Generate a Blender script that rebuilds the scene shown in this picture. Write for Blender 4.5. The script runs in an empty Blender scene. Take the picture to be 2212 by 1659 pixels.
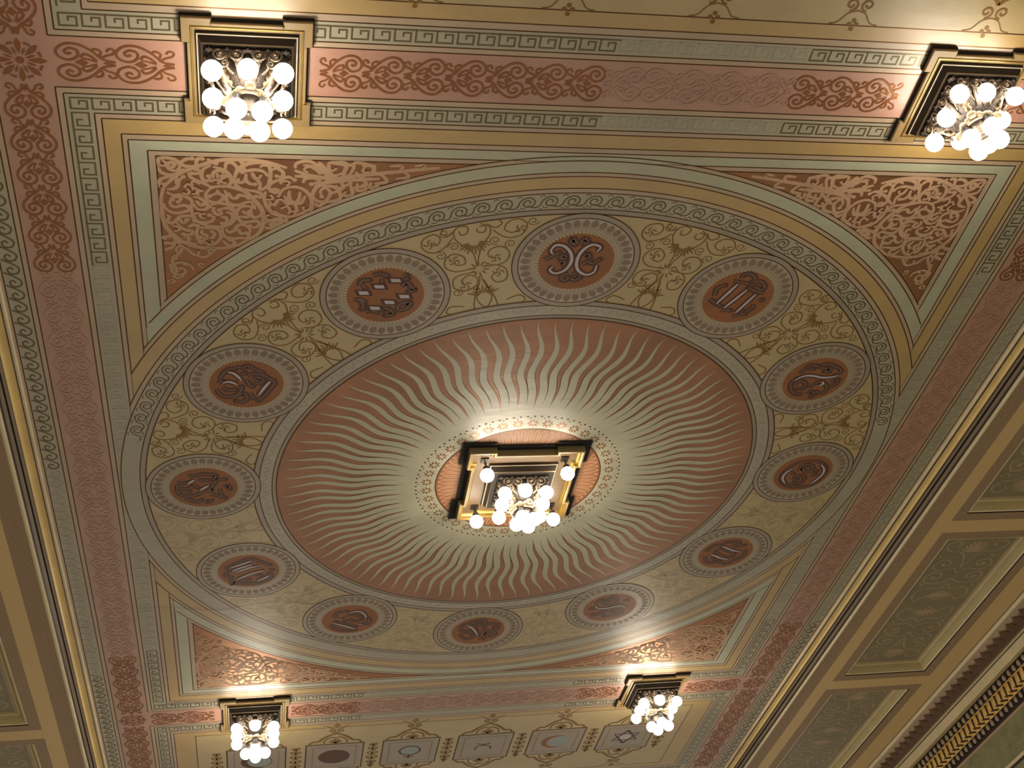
import bpy, math, random
from mathutils import Vector, Matrix, Euler
# ---------------------------------------------------------------- camera, world, exposure
U = 3.0            # one drawing unit (radius of the circle of medallions) in metres
H = 8.6            # height of the painted ceiling above the floor
SC = bpy.context.scene
C = SC.collection
cam = bpy.data.objects.new('camera', bpy.data.cameras.new('camera'))
C.objects.link(cam)
cam.location = (-0.85835 * U, -3.30305 * U, H - 2.33807 * U)
cam.rotation_euler = Euler((2.2543528, 0.1374519, -0.1534303), 'XYZ')
cam.data.sensor_fit = 'HORIZONTAL'
cam.data.sensor_width = 36.0
cam.data.lens = 36.0 * 2722.72 / 2212.0
cam.data.clip_end = 200
SC.camera = cam
SC.view_settings.view_transform = 'Standard'
SC.view_settings.look = 'None'
SC.view_settings.gamma = 1.0
SC.view_settings.use_curve_mapping = False
SC.view_settings.exposure = 0.0
AMBIENT = 0.36
BULB = 28.0
W = bpy.data.worlds.new('hall')
SC.world = W
W.use_nodes = True
bg = W.node_tree.nodes['Background']
bg.inputs[0].default_value = (1.0, 0.85, 0.66, 1)
bg.inputs[1].default_value = AMBIENT
random.seed(7)
PI = math.pi
cos, sin = math.cos, math.sin

# ---------------------------------------------------------------- materials
def srgb(c):
    return tuple((v / 12.92 if v <= 0.04045 else ((v + 0.055) / 1.055) ** 2.4) for v in [x / 255.0 for x in c])
MATS = {}
def mat(name, col, rough=0.5, metal=0.0, var=0.10, scale=3.0, bump=0.0, bscale=60.0, spec=0.5, emit=0.0, streak=False, coat=0.0):
    m = bpy.data.materials.new(name)
    m.use_nodes = True
    nt = m.node_tree
    b = nt.nodes['Principled BSDF']
    rgb = srgb(col)
    b.inputs['Roughness'].default_value = rough
    b.inputs['Metallic'].default_value = metal
    b.inputs['Specular IOR Level'].default_value = spec
    b.inputs['Coat Weight'].default_value = coat
    b.inputs['Coat Roughness'].default_value = 0.42
    b.inputs['Coat IOR'].default_value = 2.0
    geo = nt.nodes.new('ShaderNodeNewGeometry')
    if emit:
        b.inputs['Base Color'].default_value = (*rgb, 1)
        b.inputs['Emission Color'].default_value = (*rgb, 1)
        b.inputs['Emission Strength'].default_value = emit
    else:
        n = nt.nodes.new('ShaderNodeTexNoise')
        n.inputs['Scale'].default_value = scale
        n.inputs['Detail'].default_value = 6
        n.inputs['Roughness'].default_value = 0.65
        nt.links.new(geo.outputs['Position'], n.inputs['Vector'])
        r = nt.nodes.new('ShaderNodeMapRange')
        r.inputs[1].default_value = 0.3
        r.inputs[2].default_value = 0.7
        r.inputs[3].default_value = 1 - var
        r.inputs[4].default_value = 1 + var
        nt.links.new(n.outputs['Fac'], r.inputs[0])
        mx = nt.nodes.new('ShaderNodeVectorMath')
        mx.operation = 'SCALE'
        mx.inputs[0].default_value = rgb
        nt.links.new(r.outputs[0], mx.inputs['Scale'])
        nt.links.new(mx.outputs[0], b.inputs['Base Color'])
    if bump:
        n2 = nt.nodes.new('ShaderNodeTexNoise')
        n2.inputs['Scale'].default_value = bscale
        n2.inputs['Detail'].default_value = 4
        mp = nt.nodes.new('ShaderNodeMapping')
        if streak:
            mp.inputs['Scale'].default_value = (0.35, 1.0, 1.0)
        nt.links.new(geo.outputs['Position'], mp.inputs['Vector'])
        nt.links.new(mp.outputs[0], n2.inputs['Vector'])
        bp = nt.nodes.new('ShaderNodeBump')
        bp.inputs['Strength'].default_value = bump
        bp.inputs['Distance'].default_value = 0.01
        nt.links.new(n2.outputs['Fac'], bp.inputs['Height'])
        nt.links.new(bp.outputs[0], b.inputs['Normal'])
        if coat: nt.links.new(bp.outputs[0], b.inputs['Coat Normal'])
    MATS[name] = m
    return m
PB = dict(rough=0.55, bump=0.30, bscale=9.0, streak=True, spec=0.5, coat=1.0)
mat('tan_paint', (186, 160, 130), **PB)
mat('pink_paint', (186, 136, 114), **PB)
mat('sage_paint', (172, 164, 140), **PB)
mat('green_paint', (182, 184, 156), **PB)
mat('ochre_paint', (190, 156, 90), **PB)
mat('straw_paint', (190, 166, 112), **PB)
mat('mauve_paint', (154, 138, 120), **PB)
mat('brown_line', (104, 73, 48), rough=0.42, metal=0.85, bump=0.15, bscale=14.0)
mat('key_line', (118, 104, 76), rough=0.36, metal=0.45, bump=0.15, bscale=14.0)
mat('bronze_ground', (180, 132, 100), rough=0.48, metal=1.0, bump=0.30, bscale=14.0, streak=True)
mat('stencil_tan', (200, 164, 132), rough=0.7)
mat('stencil_faint', (182, 131, 109), **PB)
mat('moulding_grey', (138, 120, 98), rough=0.5)
mat('ochre_faint', (170, 144, 94), **PB)
mat('wreath_plaster', (128, 114, 92), rough=0.5)
mat('key_faint', (166, 158, 134), **PB)
mat('black_socket', (34, 29, 26), rough=0.5)
mat('stencil_gold', (158, 104, 66), rough=0.36, metal=0.6, bump=0.15, bscale=14.0)
mat('ochre_line', (140, 104, 52), rough=0.5, metal=0.2)
mat('sun_orange', (160, 106, 68), rough=0.40, metal=0.5, var=0.25, scale=1.6, coat=0.5, bump=0.3, bscale=14.0, streak=True)
mat('sun_cream', (180, 176, 148), rough=0.55, coat=1.0, bump=0.3, bscale=14.0, streak=True)
mat('orange_paint', (156, 100, 62), rough=0.5)
mat('mauve_shade', (143, 125, 107), rough=0.5)
mat('letter_brown', (98, 60, 48), rough=0.5)
mat('letter_dark', (70, 42, 36), rough=0.5)
mat('letter_light', (206, 196, 204), rough=0.5)
mat('frame_floor', (104, 84, 60), rough=0.5)
mat('filigree', (96, 82, 68), rough=0.4, metal=0.4)
mat('cream_plaster', (146, 122, 82), rough=0.45, bump=0.1)
mat('gold_leaf', (156, 128, 66), rough=0.32, metal=0.65)
mat('antique_gold', (118, 100, 76), rough=0.38, metal=0.5, bump=0.3, bscale=60)
mat('dark_bronze', (54, 46, 40), rough=0.4, metal=0.6, bump=0.3, bscale=80)
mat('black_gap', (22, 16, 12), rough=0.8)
mat('olive_bronze', (134, 124, 86), rough=0.42, metal=0.3)
mat('soffit_brown', (168, 140, 112), rough=0.6, var=0.2, scale=40, bump=0.1)
mat('soffit_gold', (226, 194, 140), rough=0.5, var=0.12, scale=60)
mat('moulding_yellow', (252, 222, 152), rough=0.4)
mat('moulding_cream', (246, 230, 194), rough=0.42)
mat('moulding_dark', (60, 46, 38), rough=0.55)
mat('panel_green', (150, 140, 114), rough=0.5)
mat('panel_scroll', (192, 166, 140), rough=0.5)
mat('cove_olive', (204, 186, 136), rough=0.45)
mat('leaf_brown', (112, 84, 62), rough=0.45, metal=0.2)
mat('carved_gold', (250, 205, 118), rough=0.4, metal=0.35)
mat('bead_pewter', (190, 172, 150), rough=0.4, metal=0.2)
mat('wall_green', (150, 152, 112), rough=0.6, var=0.25, scale=5)
mat('sky_blue_paint', (160, 172, 170), rough=0.5)
mat('bulb_glass', (255, 243, 222), emit=BULB)

# ---------------------------------------------------------------- mesh builder (drawing units, z = drop below ceiling)
LAY = [0.0]
def lay(k=1):
    LAY[0] += 0.00002 * k
    return LAY[0]
class MB:
    def __init__(s, smooth=False):
        s.v = []; s.f = []; s.m = []; s.names = []; s.smooth = smooth; s.sm = []
    def mi(s, name):
        if name not in s.names: s.names.append(name)
        return s.names.index(name)
    def face(s, idx, m, sm=None):
        s.f.append(idx); s.m.append(s.mi(m)); s.sm.append(s.smooth if sm is None else sm)
    def poly(s, pts, z, m):
        n = len(s.v)
        s.v += [(x, y, z) for x, y in pts]
        a = 0.0
        for i in range(len(pts)):
            x0, y0 = pts[i]; x1, y1 = pts[(i + 1) % len(pts)]
            a += x0 * y1 - x1 * y0
        idx = list(range(n, n + len(pts)))
        if a > 0: idx.reverse()
        s.face(idx, m, False)
    def rect(s, x0, x1, y0, y1, z, m):
        s.poly([(x0, y0), (x1, y0), (x1, y1), (x0, y1)], z, m)
    def disk(s, cx, cy, r, z, m, n=32, cx0=None, cy0=None, sx=1.0):
        pts = []
        for k in range(n):
            a = 2 * PI * k / n
            x, y = cx + r * sx * cos(a), cy + r * sin(a)
            if cx0 is not None: x = max(-cx0, min(cx0, x))
            if cy0 is not None: y = max(-cy0, min(cy0, y))
            pts.append((x, y))
        s.poly(pts, z, m)
    def ring(s, cx, cy, r, w, z, m, n=64, cx0=None):
        for k in range(n):
            a, b = 2 * PI * k / n, 2 * PI * (k + 1) / n
            if cx0 is not None and (abs(r * cos(a)) > cx0 or abs(r * cos(b)) > cx0): continue
            s.poly([(cx + (r + e) * cos(t), cy + (r + e) * sin(t)) for t, e in ((a, -w / 2), (b, -w / 2), (b, w / 2), (a, w / 2))], z, m)
    def stroke(s, pts, w, z, m, smooth=4, taper=0.0, ball=0.0):
        p = catmull(pts, smooth) if smooth > 1 and len(pts) > 2 else pts
        n = len(p)
        if n < 2: return
        L, R = [], []
        for i in range(n):
            a = p[max(0, i - 1)]; b = p[min(n - 1, i + 1)]
            dx, dy = b[0] - a[0], b[1] - a[1]
            l = math.hypot(dx, dy) or 1e-9
            t = i / (n - 1)
            ww = w / 2
            if taper: ww *= 1 - taper * abs(2 * t - 1) ** 2
            L.append((p[i][0] - dy / l * ww, p[i][1] + dx / l * ww))
            R.append((p[i][0] + dy / l * ww, p[i][1] - dx / l * ww))
        n0 = len(s.v)
        for a, b in zip(L, R):
            s.v.append((a[0], a[1], z)); s.v.append((b[0], b[1], z))
        for i in range(n - 1):
            k = n0 + 2 * i
            s.face([k, k + 2, k + 3, k + 1], m, False)
        if ball:
            s.disk(p[-1][0], p[-1][1], ball, z + 0.00003, m, 10)
    def box(s, x0, x1, y0, y1, z0, z1, m):
        n = len(s.v)
        s.v += [(x, y, z) for z in (z0, z1) for y in (y0, y1) for x in (x0, x1)]
        for q in ((0, 1, 3, 2), (4, 6, 7, 5), (0, 4, 5, 1), (2, 3, 7, 6), (0, 2, 6, 4), (1, 5, 7, 3)):
            s.face([n + i for i in q], m, False)
    def tube(s, pts, r, m, n=8, smooth=1, cap=True):
        P = [Vector(q) for q in pts]
        if smooth > 1:
            P = [Vector(q) for q in catmull(pts, smooth)]
        k = len(P)
        rr = r if isinstance(r, (list, tuple)) else [r] * k
        if len(rr) != k:
            rr = [rr[0] + (rr[-1] - rr[0]) * i / (k - 1) if len(rr) == 2 else rr[min(len(rr) - 1, int(i * len(rr) / k))] for i in range(k)]
        n0 = len(s.v)
        up = Vector((0, 0, 1))
        for i in range(k):
            d = (P[min(k - 1, i + 1)] - P[max(0, i - 1)])
            d = d.normalized() if d.length > 1e-9 else Vector((0, 0, 1))
            a = d.cross(up)
            if a.length < 1e-3: a = d.cross(Vector((1, 0, 0)))
            a.normalize(); b = d.cross(a)
            for j in range(n):
                t = 2 * PI * j / n
                q = P[i] + (a * cos(t) + b * sin(t)) * rr[i]
                s.v.append(tuple(q))
        for i in range(k - 1):
            for j in range(n):
                s.face([n0 + i * n + j, n0 + i * n + (j + 1) % n, n0 + (i + 1) * n + (j + 1) % n, n0 + (i + 1) * n + j], m, True)
        if cap:
            s.face([n0 + j for j in range(n)][::-1], m, False)
            s.face([n0 + (k - 1) * n + j for j in range(n)], m, False)
    def ball(s, c, r, m, nu=12, nv=8, sc=(1, 1, 1)):
        n0 = len(s.v)
        for i in range(nv + 1):
            p = PI * i / nv
            for j in range(nu):
                t = 2 * PI * j / nu
                s.v.append((c[0] + r * sc[0] * sin(p) * cos(t), c[1] + r * sc[1] * sin(p) * sin(t), c[2] + r * sc[2] * cos(p)))
        for i in range(nv):
            for j in range(nu):
                a, b = n0 + i * nu + j, n0 + i * nu + (j + 1) % nu
                q = [a, b, b + nu, a + nu]
                if i == 0: q = [a, b + nu, a + nu]
                if i == nv - 1: q = [a, b, a + nu]
                s.face(q, m, True)
    def lathe(s, c, prof, m, n=16):
        n0 = len(s.v)
        for r, z in prof:
            for j in range(n):
                t = 2 * PI * j / n
                s.v.append((c[0] + r * cos(t), c[1] + r * sin(t), c[2] + z))
        for i in range(len(prof) - 1):
            for j in range(n):
                s.face([n0 + i * n + j, n0 + i * n + (j + 1) % n, n0 + (i + 1) * n + (j + 1) % n, n0 + (i + 1) * n + j], m, True)
        s.face([n0 + j for j in range(n)], m, False)
        s.face([n0 + (len(prof) - 1) * n + j for j in range(n)][::-1], m, False)
    def build(s, name, parent=None, origin=(0, 0, 0), kind=None, label=None, cat=None, group=None, recalc=False):
        me = bpy.data.meshes.new(name)
        ox, oy, oz = origin
        me.from_pydata([((x - ox) * U, (y - oy) * U, -(z - oz) * U) for x, y, z in s.v], [], s.f)
        for nm in s.names: me.materials.append(MATS[nm])
        me.polygons.foreach_set('material_index', s.m)
        me.polygons.foreach_set('use_smooth', s.sm)
        me.update()
        if recalc:
            import bmesh
            bm = bmesh.new(); bm.from_mesh(me)
            bmesh.ops.recalc_face_normals(bm, faces=bm.faces)
            bm.to_mesh(me); bm.free()
        o = bpy.data.objects.new(name, me)
        C.objects.link(o)
        if parent is not None:
            o.parent = parent
            po = parent['_o'] if '_o' in parent else (0, 0, 0)
            o.location = ((ox - po[0]) * U, (oy - po[1]) * U, -(oz - po[2]) * U)
        else:
            o.location = (ox * U, oy * U, H - oz * U)
        ORG[o.name] = origin
        tag(o, label, cat, group, kind)
        return o
ORG = {}
def tag(o, label=None, cat=None, group=None, kind=None):
    if label: o['label'] = label
    if cat: o['category'] = cat
    if group: o['group'] = group
    if kind: o['kind'] = kind
def empty(name, origin, label, cat, group=None):
    o = bpy.data.objects.new(name, None)
    C.objects.link(o)
    o.empty_display_size = 0.2
    o.location = (origin[0] * U, origin[1] * U, H - origin[2] * U)
    ORG[o.name] = origin
    tag(o, label, cat, group)
    return o
def child(mb, name, parent, origin=None, **k):
    # child mesh: its vertices are given in ceiling units, its origin at the part
    po = ORG[parent.name]
    o = mb.build(name, None, origin or po, **k)
    o.parent = parent
    oo = ORG[o.name]
    o.location = ((oo[0] - po[0]) * U, (oo[1] - po[1]) * U, -(oo[2] - po[2]) * U)
    return o
def catmull(p, k):
    out = []
    n = len(p)
    dim = len(p[0])
    for i in range(n - 1):
        p0, p1, p2, p3 = p[max(0, i - 1)], p[i], p[i + 1], p[min(n - 1, i + 2)]
        for j in range(k):
            t = j / k
            out.append(tuple(0.5 * (2 * p1[d] + (p2[d] - p0[d]) * t + (2 * p0[d] - 5 * p1[d] + 4 * p2[d] - p3[d]) * t * t + (3 * p1[d] - p0[d] - 3 * p2[d] + p3[d]) * t ** 3) for d in range(dim)))
    out.append(tuple(p[-1]))
    return out
def spiral(cx, cy, r, a0, turns, k=16, r1=0.12):
    n = int(abs(turns) * k) + 2
    return [(cx + r * (1 - (1 - r1) * i / (n - 1)) * cos(a0 + 2 * PI * turns * i / (n - 1)),
             cy + r * (1 - (1 - r1) * i / (n - 1)) * sin(a0 + 2 * PI * turns * i / (n - 1))) for i in range(n)]
def dec(a):
    return [(a[i] * 1e-4, a[i + 1] * 1e-4) for i in range(0, len(a), 2)]

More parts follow.
